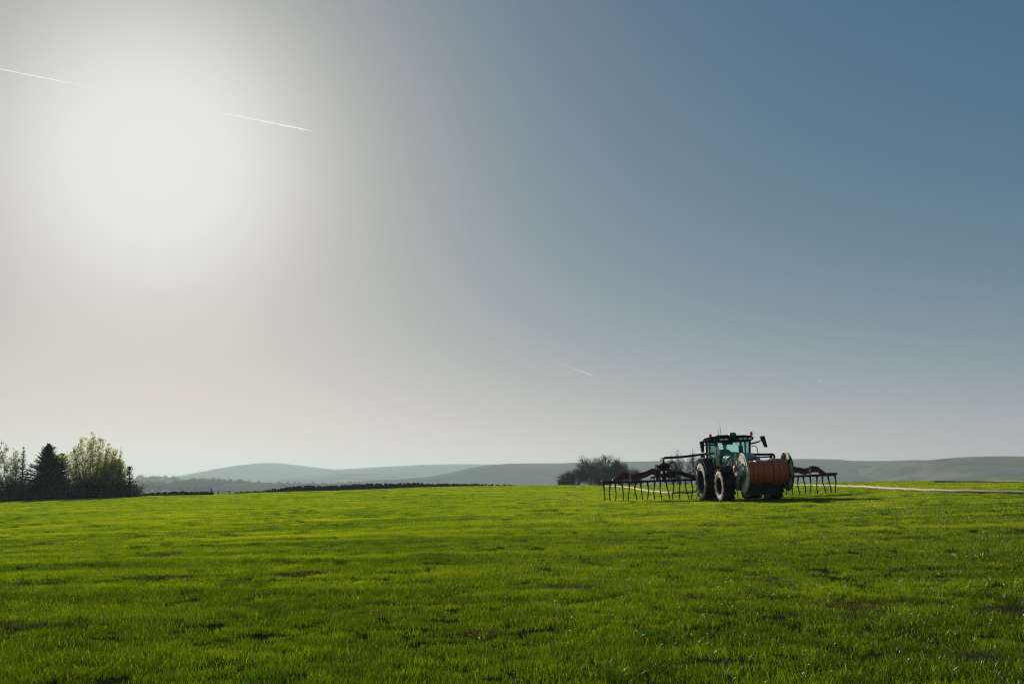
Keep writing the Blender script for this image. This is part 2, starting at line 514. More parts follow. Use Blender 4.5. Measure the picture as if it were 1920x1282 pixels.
def build_grass():
    rng = np.random.default_rng(5)
    half = R(38)
    bands = [  # r0, r1, instances per m2, patch radius, blades, height, width, lean
        (1.2, 11.0, 62, 0.12, 120, 0.026, 0.066, 0.0034, 0.55),
        (10.4, 26.0, 40, 0.14, 120, 0.026, 0.066, 0.0048, 0.55),
        (25.0, 60.0, 14, 0.24, 150, 0.028, 0.072, 0.0100, 0.55),
        (58.0, 175.0, 4.2, 0.55, 160, 0.035, 0.085, 0.0240, 0.55)]
    for bi, (r0, r1, den, size, nb, h0, h1, w, lean) in enumerate(bands):
        n = int(den * half * (r1 * r1 - r0 * r0))
        x, y = sector(n, r0, r1, half, rng)
        w_ = worn_all(x, y)
        keep = rng.random(n) > 0.25 * w_
        x, y, w_ = x[keep], y[keep], w_[keep]
        dim_or_height = fbm(x * 0.5, y * 1.1, 23, 3)
        sc = (0.80 + 0.45 * np.clip(dim_or_height, 0.2, 0.85)) * (1 - 0.25 * w_) * (0.72 + 0.56 * rng.random(len(x)))
        var = [blades('grass_patch', nb, size, h0, h1, w, lean, 100 * bi + k) for k in range(5)]
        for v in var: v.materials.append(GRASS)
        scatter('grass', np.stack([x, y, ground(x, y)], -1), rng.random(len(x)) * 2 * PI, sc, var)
    # darker, longer tufts where the stock left the grass
    n = 60000
    x, y = sector(n, 2.0, 130.0, half, rng)
    near = np.clip(28.0 / np.hypot(x, y), 0.04, 1)
    k = (fbm(x * 0.8 + 50, y * 1.5, 71, 3) > 0.66) & (rng.random(n) < 0.9)
    x, y = x[k], y[k]
    var = [blades('tuft_patch', 150, 0.13, 0.05, 0.105, 0.0050, 0.7, 900 + k) for k in range(4)]
    for v in var: v.materials.append(TUFT)
    r = np.hypot(x, y)
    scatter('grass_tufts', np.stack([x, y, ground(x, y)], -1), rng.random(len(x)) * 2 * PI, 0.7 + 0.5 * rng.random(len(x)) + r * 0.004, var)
    # bleached dead grass lying in the worn places
    n = 110000
    x, y = sector(n, 2.0, 110.0, half, rng)
    x2, y2 = sector(45000, 2.0, 34.0, half, rng)
    x, y = np.concatenate([x, x2]), np.concatenate([y, y2])
    k = worn_all(x, y) > 0.30 + 0.5 * rng.random(len(x))
    x, y = x[k], y[k]
    var = [blades('dead_patch', 60, 0.16, 0.03, 0.085, 0.0042, 1.9, 1300 + k, flat=0.8) for k in range(4)]
    for v in var: v.materials.append(STRAW)
    r = np.hypot(x, y)
    scatter('dead_grass', np.stack([x, y, ground(x, y)], -1), rng.random(len(x)) * 2 * PI, 0.75 + 0.5 * rng.random(len(x)) + r * 0.006, var)


build_grass()


def build_daisies():
    """small white flower heads and pale stalks among the grass"""
    rng = np.random.default_rng(77)
    n = 14000
    x, y = sector(n, 3.0, 70.0, R(36), rng)
    r = np.hypot(x, y)
    k = (fbm(x * 0.4 + 9, y * 0.7, 91, 3) + 0.25 * rng.random(n) > 0.62)
    x, y, r = x[k], y[k], r[k]
    me_v, me_q = [], []
    petals = 7
    V = []; T = []
    ctr = np.array([0, 0, 0.006])
    V.append(ctr)
    for i in range(petals * 2):
        a = PI * i / petals
        rad = 0.0085 if i % 2 == 0 else 0.0045
        V.append([rad * math.cos(a), rad * math.sin(a), 0.004 if i % 2 else 0.0])
    for i in range(petals * 2): T.append([0, 1 + i, 1 + (i + 1) % (petals * 2)])
    s = len(V)
    for a in (0, 2.09, 4.19): V.append([0.0012 * math.cos(a), 0.0012 * math.sin(a), 0.0])
    V.append([0.004, 0.002, -0.055]); T += [[s, s + 1, s + 3], [s + 1, s + 2, s + 3], [s + 2, s, s + 3]]
    V = np.array(V) + np.array([0, 0, 0.055])
    vs_ = []
    for k2 in range(3):
        rot = Matrix.Rotation(R(20 + 14 * k2), 3, 'X')
        vv = np.array([rot @ Vector(p) for p in V])
        m = np_mesh('daisy_head', vv, tris=T)
        m.materials.append(surf('daisy_white', (0.78, 0.78, 0.74), 0.6, var=0.05) if k2 == 0 else vs_[0].materials[0])
        vs_.append(m)
    scatter('daisies', np.stack([x, y, ground(x, y) + 0.003], -1), rng.random(len(x)) * 2 * PI, 0.75 + 0.5 * rng.random(len(x)), vs_)


build_daisies()

# ------------------------------------------------------------------ hills, valley and far woods
def hill_mat(name, cols, scale, streak=0.0):
    t = NT(name)
    n1 = t.noise(t.pos((0.0016 * scale, 0.0011 * scale, 0.006 * scale)), 1.0, 5, 0.6)
    n2 = t.noise(t.pos((0.02, 0.008, 0.05)), 1.0, 5, 0.6)
    f = t.math('ADD', t.math('MULTIPLY', n1, 0.7), t.math('MULTIPLY', n2, 0.3))
    col = t.ramp(f, [(0.36, cols[0]), (0.5, cols[1]), (0.64, cols[2])])
    if streak:                                   # walled fields, one tint for each
        vo = t.n.new('ShaderNodeTexVoronoi'); vo.inputs['Scale'].default_value = 1.0
        t.l.new(t.pos((0.006, 0.0045, 0.0)), vo.inputs['Vector'])
        sep = t.n.new('ShaderNodeSeparateColor'); t.l.new(vo.outputs['Color'], sep.inputs[0])
        fc = t.ramp(sep.outputs[0], [(0.2, (0.04, 0.07, 0.02)), (0.5, (0.11, 0.17, 0.045)), (0.8, (0.20, 0.20, 0.085))])
        ve = t.n.new('ShaderNodeTexVoronoi'); ve.feature = 'DISTANCE_TO_EDGE'; ve.inputs['Scale'].default_value = 1.0
        t.l.new(t.pos((0.006, 0.0045, 0.0)), ve.inputs['Vector'])
        fc = t.mixc(t.ramp(ve.outputs['Distance'], [(0.02, (1, 1, 1)), (0.05, (0, 0, 0))]), fc, (0.02, 0.025, 0.015, 1))
        col = t.mixc(streak, col, fc)
    p = t.node('ShaderNodeBsdfDiffuse', Color=col, Roughness=0.8)
    t.l.new(t.bump(n2, 0.5, 4.0), p.inputs['Normal'])
    return t.done(p)


def ridge(name, depth, line, front, backw, mat, gully=0.0, foot=-19.5, seed=0, bench=0.0):
    """a hill whose skyline runs through the listed photograph pixels at the given depth, with real slopes before and behind"""
    line = np.array(line, float)
    us = np.linspace(line[0, 0], line[-1, 0], int((line[-1, 0] - line[0, 0]) / 5) + 2)
    vs_ = np.interp(us, line[:, 0], line[:, 1])
    ker = np.array([1, 2, 3, 2, 1]) / 9.0
    vs_[2:-2] = np.convolve(vs_, ker, 'valid')
    tp = np.array([ray(u, v).z / ray(u, v).y for u, v in zip(us, vs_)])
    top = EYE + tp * depth
    ax = np.array([ray(u, v).x / ray(u, v).y for u, v in zip(us, vs_)]) * depth
    prof = np.concatenate([np.linspace(-1, 0, 34), np.linspace(0, 1, 14)[1:]])
    P, AX = np.meshgrid(prof, ax, indexing='ij')
    TOP = np.broadcast_to(top, P.shape)
    dy = np.where(P < 0, P * front, P * backw)
    s = 1 - np.abs(P)
    shape = np.where(P < 0, np.sin(s * PI / 2) ** 1.25 * (1 - bench) + bench * s, np.cos(np.clip(P, 0, 1) * PI / 2))
    gn = fbm(AX / 260.0 + seed, dy / 420.0 + seed * 2.7, 200 + seed, 4) - 0.5
    spur = fbm(AX / 620.0 + seed * 1.3, dy / 2600.0, 300 + seed, 3) - 0.5
    side = np.clip(-P * 2.2, 0, 1) * np.clip(s * 4, 0, 1)
    DY = dy + spur * front * 0.45 * side
    Z = foot + (TOP - foot) * np.clip(shape, 0, 1) + gully * gn * side * 2
    X = AX + gn * gully * 4 * side
    Y = depth + DY
    nr, nc = P.shape
    idx = np.arange(nr * nc).reshape(nr, nc)
    q = np.stack([idx[:-1, :-1], idx[:-1, 1:], idx[1:, 1:], idx[1:, :-1]], -1).reshape(-1, 4)
    o = link_mesh(name, np_mesh(name, np.stack([X, Y, Z], -1), quads=q), mat)
    o['kind'] = 'structure'
    return o


MOOR = hill_mat('moor', [(0.03, 0.042, 0.018), (0.06, 0.075, 0.03), (0.13, 0.12, 0.055)], 3.0, 0.12)  # darkened so the sunlit spur stands out against it
MOOR_SUNLIT = hill_mat('moor_sunlit', [(0.07, 0.085, 0.03), (0.23, 0.22, 0.11), (0.50, 0.44, 0.27)], 6.0, 0.15)  # pale tones paint the sunlight on the spur into the colour
PAST = hill_mat('hill_pasture', [(0.05, 0.075, 0.028), (0.085, 0.12, 0.04), (0.12, 0.14, 0.06)], 3.0, 0.75)

ridge('far_hill', 5200, [(-500, 904), (-300, 903), (150, 902.5), (270, 901.2), (330, 899), (380, 893.5), (440, 880), (480, 871), (497, 868.4), (512, 867.6), (530, 868.4),
                         (560, 872), (600, 877), (635, 880.4), (680, 878), (740, 874), (800, 871), (860, 870), (930, 871), (1100, 873), (1300, 876)], 1500, 900, MOOR, 10, seed=1)
ridge('mid_hill', 4000, [(430, 907), (520, 901), (580, 894), (640, 888.5), (690, 887), (740, 888.5), (800, 893), (860, 893), (900, 894), (1000, 900), (1100, 905)], 900, 700, PAST, 7, seed=2)
ridge('moor_hill', 3000, [(700, 907), (760, 903), (800, 896), (850, 887), (890, 876), (920, 871), (950, 869), (1000, 868.6), (1040, 868.4), (1100, 866.4), (1180, 866), (1260, 866),
                          (1350, 864), (1420, 863), (1480, 861.8), (1530, 864), (1600, 866), (1680, 865.4), (1760, 868), (1850, 876), (1950, 890)], 1000, 900, MOOR, 26, seed=3)
ridge('spur_hill', 2150, [(1600, 907), (1640, 903), (1662, 892), (1676, 878), (1690, 868.5), (1720, 863.5), (1760, 861), (1800, 857), (1840, 855.4), (1870, 855), (1900, 856.6), (1940, 859),
                           (2050, 862), (2300, 866), (2700, 875), (3300, 890)], 800, 700, MOOR_SUNLIT, 20, seed=4, bench=0.25)
ridge('valley_rise', 2300, [(-900, 900), (0, 898), (200, 897), (260, 897.4), (300, 898), (330, 902), (360, 904), (420, 903), (500, 905), (640, 907), (760, 909)], 700, 500, PAST, 4, seed=5)
ridge('wooded_rise', 1650, [(-600, 908), (100, 908), (290, 907), (340, 905), (370, 902.5), (395, 901.5), (440, 902.5), (470, 904), (540, 906), (600, 906.5), (700, 907.5), (820, 910)], 520, 400, PAST, 3, seed=6)


def tree_blob(rng, s):
    """one far tree as a ragged clump of small faces"""
    n = 46
    d = rng.normal(size=(n, 3)); d /= np.linalg.norm(d, axis=1)[:, None]
    c = d * (0.45 + 0.55 * rng.random((n, 1))) * np.array([0.55, 0.55, 0.5]) * s + np.array([0, 0, 0.55 * s])
    V = np.repeat(c, 3, 0) + rng.normal(size=(n * 3, 3)) * 0.15 * s
    return V


def far_woods():
    rng = np.random.default_rng(17)
    V = []
    ob = {o.name: o for o in COL.objects}

    def row(u0, u1, v0, v1, depth, n, h, jit=6):
        for k in range(n):
            f = rng.random()
            p = at(u0 + (u1 - u0) * f, v0 + (v1 - v0) * f, depth + rng.normal() * jit)
            V.append(tree_blob(rng, h * (0.6 + 0.7 * rng.random())) + np.array([p.x, p.y, p.z - 1.0]))
    row(150, 330, 908.5, 907.5, 1620, 50, 6); row(330, 400, 906.5, 903.5, 1645, 46, 6.5); row(395, 470, 903.5, 906, 1645, 36, 6)
    row(470, 700, 907.5, 910, 1640, 50, 5); row(255, 300, 898.5, 899.5, 2290, 18, 9); row(300, 345, 899.5, 904, 2290, 10, 9)
    row(200, 320, 914, 912, 1400, 40, 5); row(320, 420, 913, 915, 1450, 30, 4.5); row(420, 640, 914, 912.5, 1480, 36, 4.5); row(230, 400, 921, 919, 1250, 36, 5)
    row(-500, 150, 914, 912, 1400, 60, 8)
    V = np.concatenate(V)
    t = NT('far_wood_leaves')
    n1 = t.noise(t.pos((0.05, 0.02, 0.1)), 1.0, 3)
    d = t.node('ShaderNodeBsdfDiffuse', Color=t.ramp(n1, [(0.3, (0.03, 0.045, 0.02)), (0.7, (0.07, 0.085, 0.035))]))
    o = link_mesh('far_woods', np_mesh('far_woods', V, tris=np.arange(len(V)).reshape(-1, 3)), t.done(d))
    o['kind'] = 'stuff'


far_woods()

# ------------------------------------------------------------------ trees
def sticks(segs, sides=4):
    """tapered branch segments (p0, p1, r0, r1) as one mesh array"""
    P0 = np.array([s[0] for s in segs], float); P1 = np.array([s[1] for s in segs], float)
    R0 = np.array([s[2] for s in segs]); R1 = np.array([s[3] for s in segs])
    D = P1 - P0; L = np.linalg.norm(D, axis=1); D = D / np.maximum(L, 1e-6)[:, None]
    up = np.where(np.abs(D[:, 2:3]) < 0.9, np.array([[0, 0, 1.0]]), np.array([[1.0, 0, 0]]))
    A = np.cross(D, up); A /= np.linalg.norm(A, axis=1)[:, None]
    B = np.cross(D, A)
    V = []
    for k in range(sides):
        an = 2 * PI * k / sides
        o = A * math.cos(an) + B * math.sin(an)
        V.append(P0 + o * R0[:, None]); V.append(P1 + o * R1[:, None])
    V = np.stack(V, 1).reshape(-1, 3)
    n = len(segs); base = np.arange(n)[:, None] * (2 * sides)
    q = []
    for k in range(sides):
        j = (k + 1) % sides
        q.append(base + np.array([2 * k, 2 * j, 2 * j + 1, 2 * k + 1]))
    return V, np.concatenate(q, 0)


def rot_about(v, axis, ang): return Matrix.Rotation(ang, 3, axis) @ v


def grow(rng, height, stems, depth, spread, up, ratio=0.76, r0=0.16, kids=(2, 4), lean=0.25, wob=0.18, minr=0.006):
    """recursive branching skeleton: returns segments and twig ends"""
    segs, ends = [], []

    def branch(p, d, length, r, lvl):
        steps = 3 if lvl < 3 else 2
        q = p.copy(); dd = d.copy()
        pts = [q.copy()]
        for s in range(steps):
            dd = (dd + Vector((rng.gauss(0, wob), rng.gauss(0, wob), rng.gauss(0, wob) + up * 0.12))).normalized()
            nq = q + dd * (length / steps)
            ra = r * (1 - 0.35 * s / steps); rb = r * (1 - 0.35 * (s + 1) / steps)
            segs.append((tuple(q), tuple(nq), max(ra, minr), max(rb, minr)))
            q = nq; pts.append(q.copy())
        if lvl >= depth:
            ends.append((q.copy(), dd.copy(), lvl)); return
        n = rng.randint(*kids)
        for k in range(n):
            ax = Vector((rng.gauss(0, 1), rng.gauss(0, 1), rng.gauss(0, 0.5)))
            ax = (ax - dd * ax.dot(dd))
            if ax.length < 1e-3: continue
            nd = rot_about(dd, ax.normalized(), spread * (0.55 + 0.7 * rng.random()))
            nd = (nd + Vector((0, 0, up * 0.25))).normalized()
            st = pts[-1] if k == 0 else pts[rng.randint(max(1, len(pts) - 2), len(pts) - 1)]
            branch(st, nd, length * ratio * (0.8 + 0.4 * rng.random()), r * (0.72 if k == 0 else 0.55), lvl + 1)
        ends.append((q.copy(), dd.copy(), lvl))
    tot = sum(ratio ** k for k in range(depth + 1))
    for s in range(stems):
        a = 2 * PI * s / max(stems, 1) + rng.random()
        ln = lean * (0.5 + rng.random()) if stems > 1 else rng.gauss(0, 0.05)
        d = Vector((math.cos(a) * ln, math.sin(a) * ln, 1)).normalized()
        o = Vector((math.cos(a), math.sin(a), 0)) * (0.15 * (stems > 1))
        branch(o, d, height / tot * (1.1 if stems == 1 else 1.0 + 0.15 * rng.random()), r0 / math.sqrt(max(1, stems * 0.6)), 0)
    return segs, ends


def leaf_cloud(rng, ends, minlvl, per, size, spread):
    nr = np.random.default_rng(rng.randint(0, 10 ** 6))
    C = np.array([tuple(e[0]) for e in ends if e[2] >= minlvl])
    C = np.repeat(C, per, 0) + nr.normal(size=(len(C) * per, 3)) * spread
    n = len(C)
    a = nr.normal(size=(n, 3)); a /= np.linalg.norm(a, axis=1)[:, None]
    b = np.cross(a, nr.normal(size=(n, 3))); b /= np.linalg.norm(b, axis=1)[:, None]
    s = size * (0.6 + 0.8 * nr.random((n, 1)))
    V = np.stack([C - a * s, C + b * s * 0.45, C + a * s, C - b * s * 0.45], 1).reshape(-1, 3)
    return V, np.arange(n * 4).reshape(-1, 4)


def leaf_mat(name, col, trans, gloss=0.08):
    t = NT(name)
    n1 = t.noise(t.obj(), 1.3, 3)
    n2 = t.noise(t.obj(), 14.0, 2)
    f = t.math('ADD', t.math('MULTIPLY', n1, 0.5), t.math('MULTIPLY', n2, 0.5))
    c = t.ramp(f, [(0.3, tuple(x * 0.65 for x in col)), (0.7, tuple(x * 1.3 for x in col))])
    c2 = t.ramp(f, [(0.3, tuple(x * 0.65 for x in trans)), (0.7, tuple(x * 1.3 for x in trans))])
    d = t.node('ShaderNodeBsdfDiffuse', Color=c); tr = t.node('ShaderNodeBsdfTranslucent', Color=c2)
    m = t.node('ShaderNodeMixShader', Fac=0.5); t.l.new(d.outputs[0], m.inputs[1]); t.l.new(tr.outputs[0], m.inputs[2])
    g = t.node('ShaderNodeBsdfGlossy', Color=(1, 1, 1, 1), Roughness=0.4)
    m2 = t.node('ShaderNodeMixShader', Fac=gloss * 0.5); t.l.new(m.outputs[0], m2.inputs[1]); t.l.new(g.outputs[0], m2.inputs[2])
    return t.done(m2)


BARK = surf('bark', (0.085, 0.068, 0.050), 0.9, scale=2.0, spec=0.2)
BARK_D = surf('bark_dark', (0.045, 0.040, 0.034), 0.9, scale=2.0, spec=0.2)
TWIG = surf('budding_twigs', (0.16, 0.155, 0.10), 0.85, scale=1.0, spec=0.2)
LEAF = leaf_mat('spring_leaves', (0.12, 0.135, 0.035), (0.60, 0.60, 0.12))
LEAF_D = leaf_mat('dull_leaves', (0.075, 0.085, 0.030), (0.30, 0.32, 0.07))
NEEDLE = leaf_mat('spruce_needles', (0.028, 0.042, 0.028), (0.026, 0.042, 0.018), 0.03)
NEEDLE_P = leaf_mat('larch_needles', (0.045, 0.060, 0.026), (0.09, 0.11, 0.03), 0.04)
BUDS = leaf_mat('opening_buds', (0.10, 0.095, 0.045), (0.16, 0.15, 0.05))


def place(root, u, y, dz=0.0):
    x = (u - 960) / FPX * y * math.cos(PITCH) * (1.0 / (math.cos(PITCH) ** 2))
    root.location = (x, y, float(land(np.array([x]), np.array([y]))[0]) + dz)
    return root


def tree_thing(name, trunk, crown, label, group, crown_mat, bark=BARK, cat='tree'):
    root = empty(name, label=label, cat=cat, group=group)
    link_mesh('trunk', np_mesh('trunk', trunk[0], quads=trunk[1]), bark, root)
    link_mesh('crown', np_mesh('crown', crown[0], quads=crown[1], smooth=False), crown_mat, root)
    return root


def join_q(parts):
    V, Q, o = [], [], 0
    for v, q in parts:
        V.append(v); Q.append(q + o); o += len(v)
    return np.concatenate(V), np.concatenate(Q)


def fan_tree(seed, height, half, stems, label, group, mat, u, y, leaf=0.09, twigs=20, per=6, bare_top=0.0, name='broadleaf_tree', low=0.16):
    """many stems fanning up and out of one foot to a domed outline, with leafy side twigs"""
    rng = random.Random(seed); nr = np.random.default_rng(seed)
    thick, thin, C = [], [], []
    for s in range(stems):
        an = 2 * PI * (s + 0.7 * rng.random()) / stems
        f = math.sqrt((s * 0.618) % 1.0)                       # 0 upright in the middle .. 1 leaning out
        rx = half * f * (0.86 + 0.25 * rng.random())
        tz = height * (0.42 + 0.58 * math.sqrt(max(0.0, 1 - (f * 0.96) ** 2))) * (0.84 + 0.20 * rng.random())
        tip = Vector((math.cos(an) * rx, math.sin(an) * rx, tz)); foot = Vector((math.cos(an) * 0.25, math.sin(an) * 0.25, 0))
        mid = foot.lerp(tip, 0.5) + Vector((math.cos(an), math.sin(an), 0)) * rx * 0.16 + Vector((nr.normal(), nr.normal(), 0)) * 0.12
        pts = [(1 - q) ** 2 * foot + 2 * q * (1 - q) * mid + q * q * tip for q in [k / 7 for k in range(8)]]
        for k in range(7):
            r = 0.075 * (1 - k / 7.6)
            (thick if k < 4 else thin).append((tuple(pts[k]), tuple(pts[k + 1]), max(r, 0.012), max(r - 0.010, 0.010)))
        for w in range(twigs):
            q = low + (1 - low) * (w + rng.random()) / twigs
            k = min(6, int(q * 7)); p = pts[k].lerp(pts[k + 1], q * 7 - k)
            d = Vector((nr.normal(), nr.normal(), abs(nr.normal()) * 0.9 + 0.35)).normalized()
            e = p + d * (0.35 + 0.65 * rng.random()) * (0.75 + 0.5 * (1 - q))
            thin.append((tuple(p), tuple(e), 0.011, 0.006))
            m = per if rng.random() > bare_top * q else 1
            for _ in range(m):
                C.append(p.lerp(e, 0.25 + 0.8 * rng.random()) + Vector(nr.normal(size=3) * 0.10))
    lv = leaf_cloud(rng, [(c, None, 9) for c in C], 0, 2, leaf, 0.07)
    cr = join_q([sticks(thin, 3), lv])
    return place(tree_thing(name, sticks(thick, 5), cr, label, group, mat), u, y, -0.15)


def conifer(seed, height, radius, label, group, mat, u, y, whorls=26, density=1.0, taper=1.0, top_open=0.0, name='conifer'):
    rng = random.Random(seed)
    segs = []
    tr = [((0, 0, 0), (0.03, 0.02, height * 0.5), 0.13, 0.08), ((0.03, 0.02, height * 0.5), (0, 0, height), 0.08, 0.012)]
    cards = []
    nr = np.random.default_rng(seed)
    for w in range(whorls):
        f = (w + 0.3 * rng.random()) / whorls
        z = height * (0.04 + 0.95 * f)
        ln = radius * (1 - f) ** taper * (0.62 + 0.55 * rng.random()) + 0.08
        nb = max(4, int((9 - 4 * f) * density))
        for b in range(nb):
            a = 2 * PI * b / nb + rng.random() * 1.4
            l = ln * (0.6 + 0.55 * rng.random())
            tilt = -0.18 + 0.80 * f + rng.gauss(0, 0.16)
            d = Vector((math.cos(a), math.sin(a), math.tan(tilt))).normalized()
            p0 = Vector((0, 0, z)); p1 = p0 + d * l + Vector((0, 0, 0.10 * l))
            segs.append((tuple(p0), tuple(p1), 0.018, 0.005))
            side = Vector((-math.sin(a), math.cos(a), 0))
            n = max(4, int(l / 0.075 * density))
            for s in range(n):
                t_ = 0.12 + 0.9 * (s + rng.random() * 0.5) / n
                c = p0.lerp(p1, min(t_, 1.02))
                for sg in (-1, 1):
                    tl = 0.20 * (1.15 - 0.6 * t_) * (0.7 + 0.6 * rng.random()) * min(1.0, 0.5 + l)
                    e = c + (side * sg * 0.8 + d * 0.75 + Vector((0, 0, rng.gauss(0.02, 0.22)))).normalized() * tl
                    wv = Vector((0, 0, 0.020)) + d * 0.028
                    cards.append([tuple(c - wv), tuple(e - wv * 0.4), tuple(e + wv * 0.4), tuple(c + wv)])
    V = np.array(cards).reshape(-1, 3)
    cr = join_q([sticks(segs, 3), (V, np.arange(len(V)).reshape(-1, 4))])
    return place(tree_thing(name, sticks(tr, 6), cr, label, group, mat, BARK_D), u, y, -0.1)


GL = 'trees along the left edge of the field'
fan_tree(11, 8.2, 3.6, 26, 'tall half-bare broadleaf tree at the left end of the row, cut by the picture edge', GL, LEAF_D, -16, 119, leaf=0.095, twigs=30, per=6, bare_top=0.6)
fan_tree(12, 6.0, 2.0, 14, 'sparse twiggy tree between the tall left tree and the dark conifer', GL, LEAF_D, 44, 117.5, leaf=0.09, twigs=26, per=6, bare_top=0.3)
conifer(13, 6.5, 1.1, 'thin pale larch poking up just left of the dark conifer', GL, NEEDLE_P, 58, 118.5, whorls=22, density=0.9, taper=0.8, name='larch')
conifer(14, 6.5, 2.9, 'broad dense dark conifer, darkest crown of the row', GL, NEEDLE, 104, 117, whorls=44, density=2.6, taper=0.66)
conifer(18, 5.5, 2.1, 'narrow dark conifer merged into the right side of the broad one', GL, NEEDLE, 130, 118.5, whorls=32, density=1.7, taper=0.6)
fan_tree(15, 7.5, 3.7, 34, 'largest pale yellow-green leafy tree with many upright stems, right of the dark conifer', GL, LEAF, 186, 117.5, leaf=0.105, twigs=32, per=6, bare_top=0.35)
fan_tree(16, 4.9, 2.1, 16, 'lower yellow-green bushy tree on the right flank of the largest pale tree', GL, LEAF, 226, 116.8, leaf=0.105, twigs=34, per=7)
conifer(17, 3.75, 1.2, 'small spiky open spruce at the right end of the tree row', GL, NEEDLE, 256, 116.5, whorls=17, density=0.8, taper=0.7, name='young_spruce')
conifer(19, 3.3, 1.2, 'short dark spruce just left of the last spiky one', GL, NEEDLE, 241, 117.5, whorls=16, density=1.0, taper=0.7, name='young_spruce')


def bare(seed, height, width, label, group, u, y, top_row=None, depth=5, stems=1):
    rng = random.Random(seed)
    segs, ends = grow(rng, height, stems, depth, 0.60, 0.10, 0.80, 0.26, (3, 4), 0.35, 0.14, 0.011)
    thick = [s for s in segs if s[2] > 0.05]; thin = [s for s in segs if s[2] <= 0.05]
    nr = np.random.default_rng(seed)
    tw = []
    for p, d, l in ends:
        if l < depth - 1: continue
        for k in range(7):
            e = p + (d + Vector(nr.normal(size=3) * 0.6)).normalized() * (0.35 + 0.55 * nr.random())
            tw.append((tuple(p), tuple(e), 0.012, 0.007))
    lv = leaf_cloud(rng, ends, depth, 2, 0.045, 0.35)
    tr = sticks(thick, 5); cr = join_q([sticks(thin + tw, 3), lv])
    zmax = np.percentile(cr[0][:, 2], 98.5); k = height / zmax
    r_ = np.percentile(np.hypot(cr[0][:, 0], cr[0][:, 1]), 90)
    kw = width / r_
    for a in (tr[0], cr[0]): a[:, 2] *= k; a[:, 0] *= kw; a[:, 1] *= kw
    return place(tree_thing('bare_tree', tr, cr, label, group, TWIG, BARK_D), u, y, -0.2)


GC = 'bare trees of the copse on the skyline'
SK = 1867.0


def bare_at(seed, u, top, half_px, y, label, **kw):
    x = (u - 960) / FPX * y / math.cos(PITCH)
    base = float(land(np.array([x]), np.array([float(y)]))[0]) - 0.2
    h = at(u, top, y).z - base
    return bare(seed, h, half_px / SK * y, label, GC, u, y, **kw)


bare_at(31, 1059, 886, 20, 196, 'lowest bare tree at the left end of the round copse')
bare_at(32, 1079, 870, 25, 199, 'second bare tree from the left in the round copse')
bare_at(33, 1103, 861, 32, 203, 'bare tree in the middle of the round copse, just left of its highest point')
bare_at(34, 1136, 857, 34, 200, 'tallest bare tree of the round copse, budding yellow at the top')
bare_at(35, 1166, 863, 33, 197, 'thin open bare tree at the right end of the round copse')
bare_at(38, 1120, 878, 28, 194, 'low bushy bare tree at the foot of the tallest one')
bare_at(39, 1152, 869, 30, 198, 'shorter bare tree filling the copse between the tallest one and its thin right end')
bare_at(40, 1181, 881, 18, 195, 'small bare tree on the far right fringe of the round copse')
bare_at(41, 1050, 895, 16, 193, 'little bare bush-like tree on the far left fringe of the round copse')
bare_at(36, 1272, 853, 28, 198, 'bare tree behind the spreader boom, left of the rear tractor wheel')
bare_at(37, 1303, 852, 26, 202, 'bare tree standing right behind the rear tractor wheel')


def undergrowth():
    """dark brambles and rough grass under the tree row"""
    nr = np.random.default_rng(88)
    V = []
    for k in range(430):
        u = -120 + 390 * nr.random()
        y = 114.8 + 3.0 * nr.random()
        x = (u - 960) / FPX * y / math.cos(PITCH)
        z = float(land(np.array([x]), np.array([y]))[0])
        h = 0.8 + (2.3 * nr.random() ** 1.5 if u < 150 else 1.5 * nr.random()) * (1.0 if u < 230 else 0.5)
        n = 60
        c = nr.normal(size=(n, 3)) * np.array([0.45, 0.45, 0.32]) * h + np.array([x, y, z + 0.42 * h])
        V.append((np.repeat(c, 3, 0) + nr.normal(size=(n * 3, 3)) * 0.11))
    V = np.concatenate(V)
    o = link_mesh('undergrowth', np_mesh('undergrowth', V, tris=np.arange(len(V)).reshape(-1, 3), smooth=False), leaf_mat('bramble_leaves', (0.035, 0.040, 0.022), (0.05, 0.055, 0.02), 0.03))
    o['kind'] = 'stuff'


undergrowth()


# ------------------------------------------------------------------ dry stone walls and fences
STONE = surf('gritstone', (0.085, 0.080, 0.072), 0.9, scale=1.2, dirt=(0.05, 0.055, 0.035), dirt_amt=0.5, spec=0.2)
WOOD = surf('weathered_post', (0.13, 0.115, 0.095), 0.85, scale=3.0, spec=0.2)
WIRE = surf('galvanised_wire', (0.16, 0.16, 0.16), 0.5, metal=0.6)


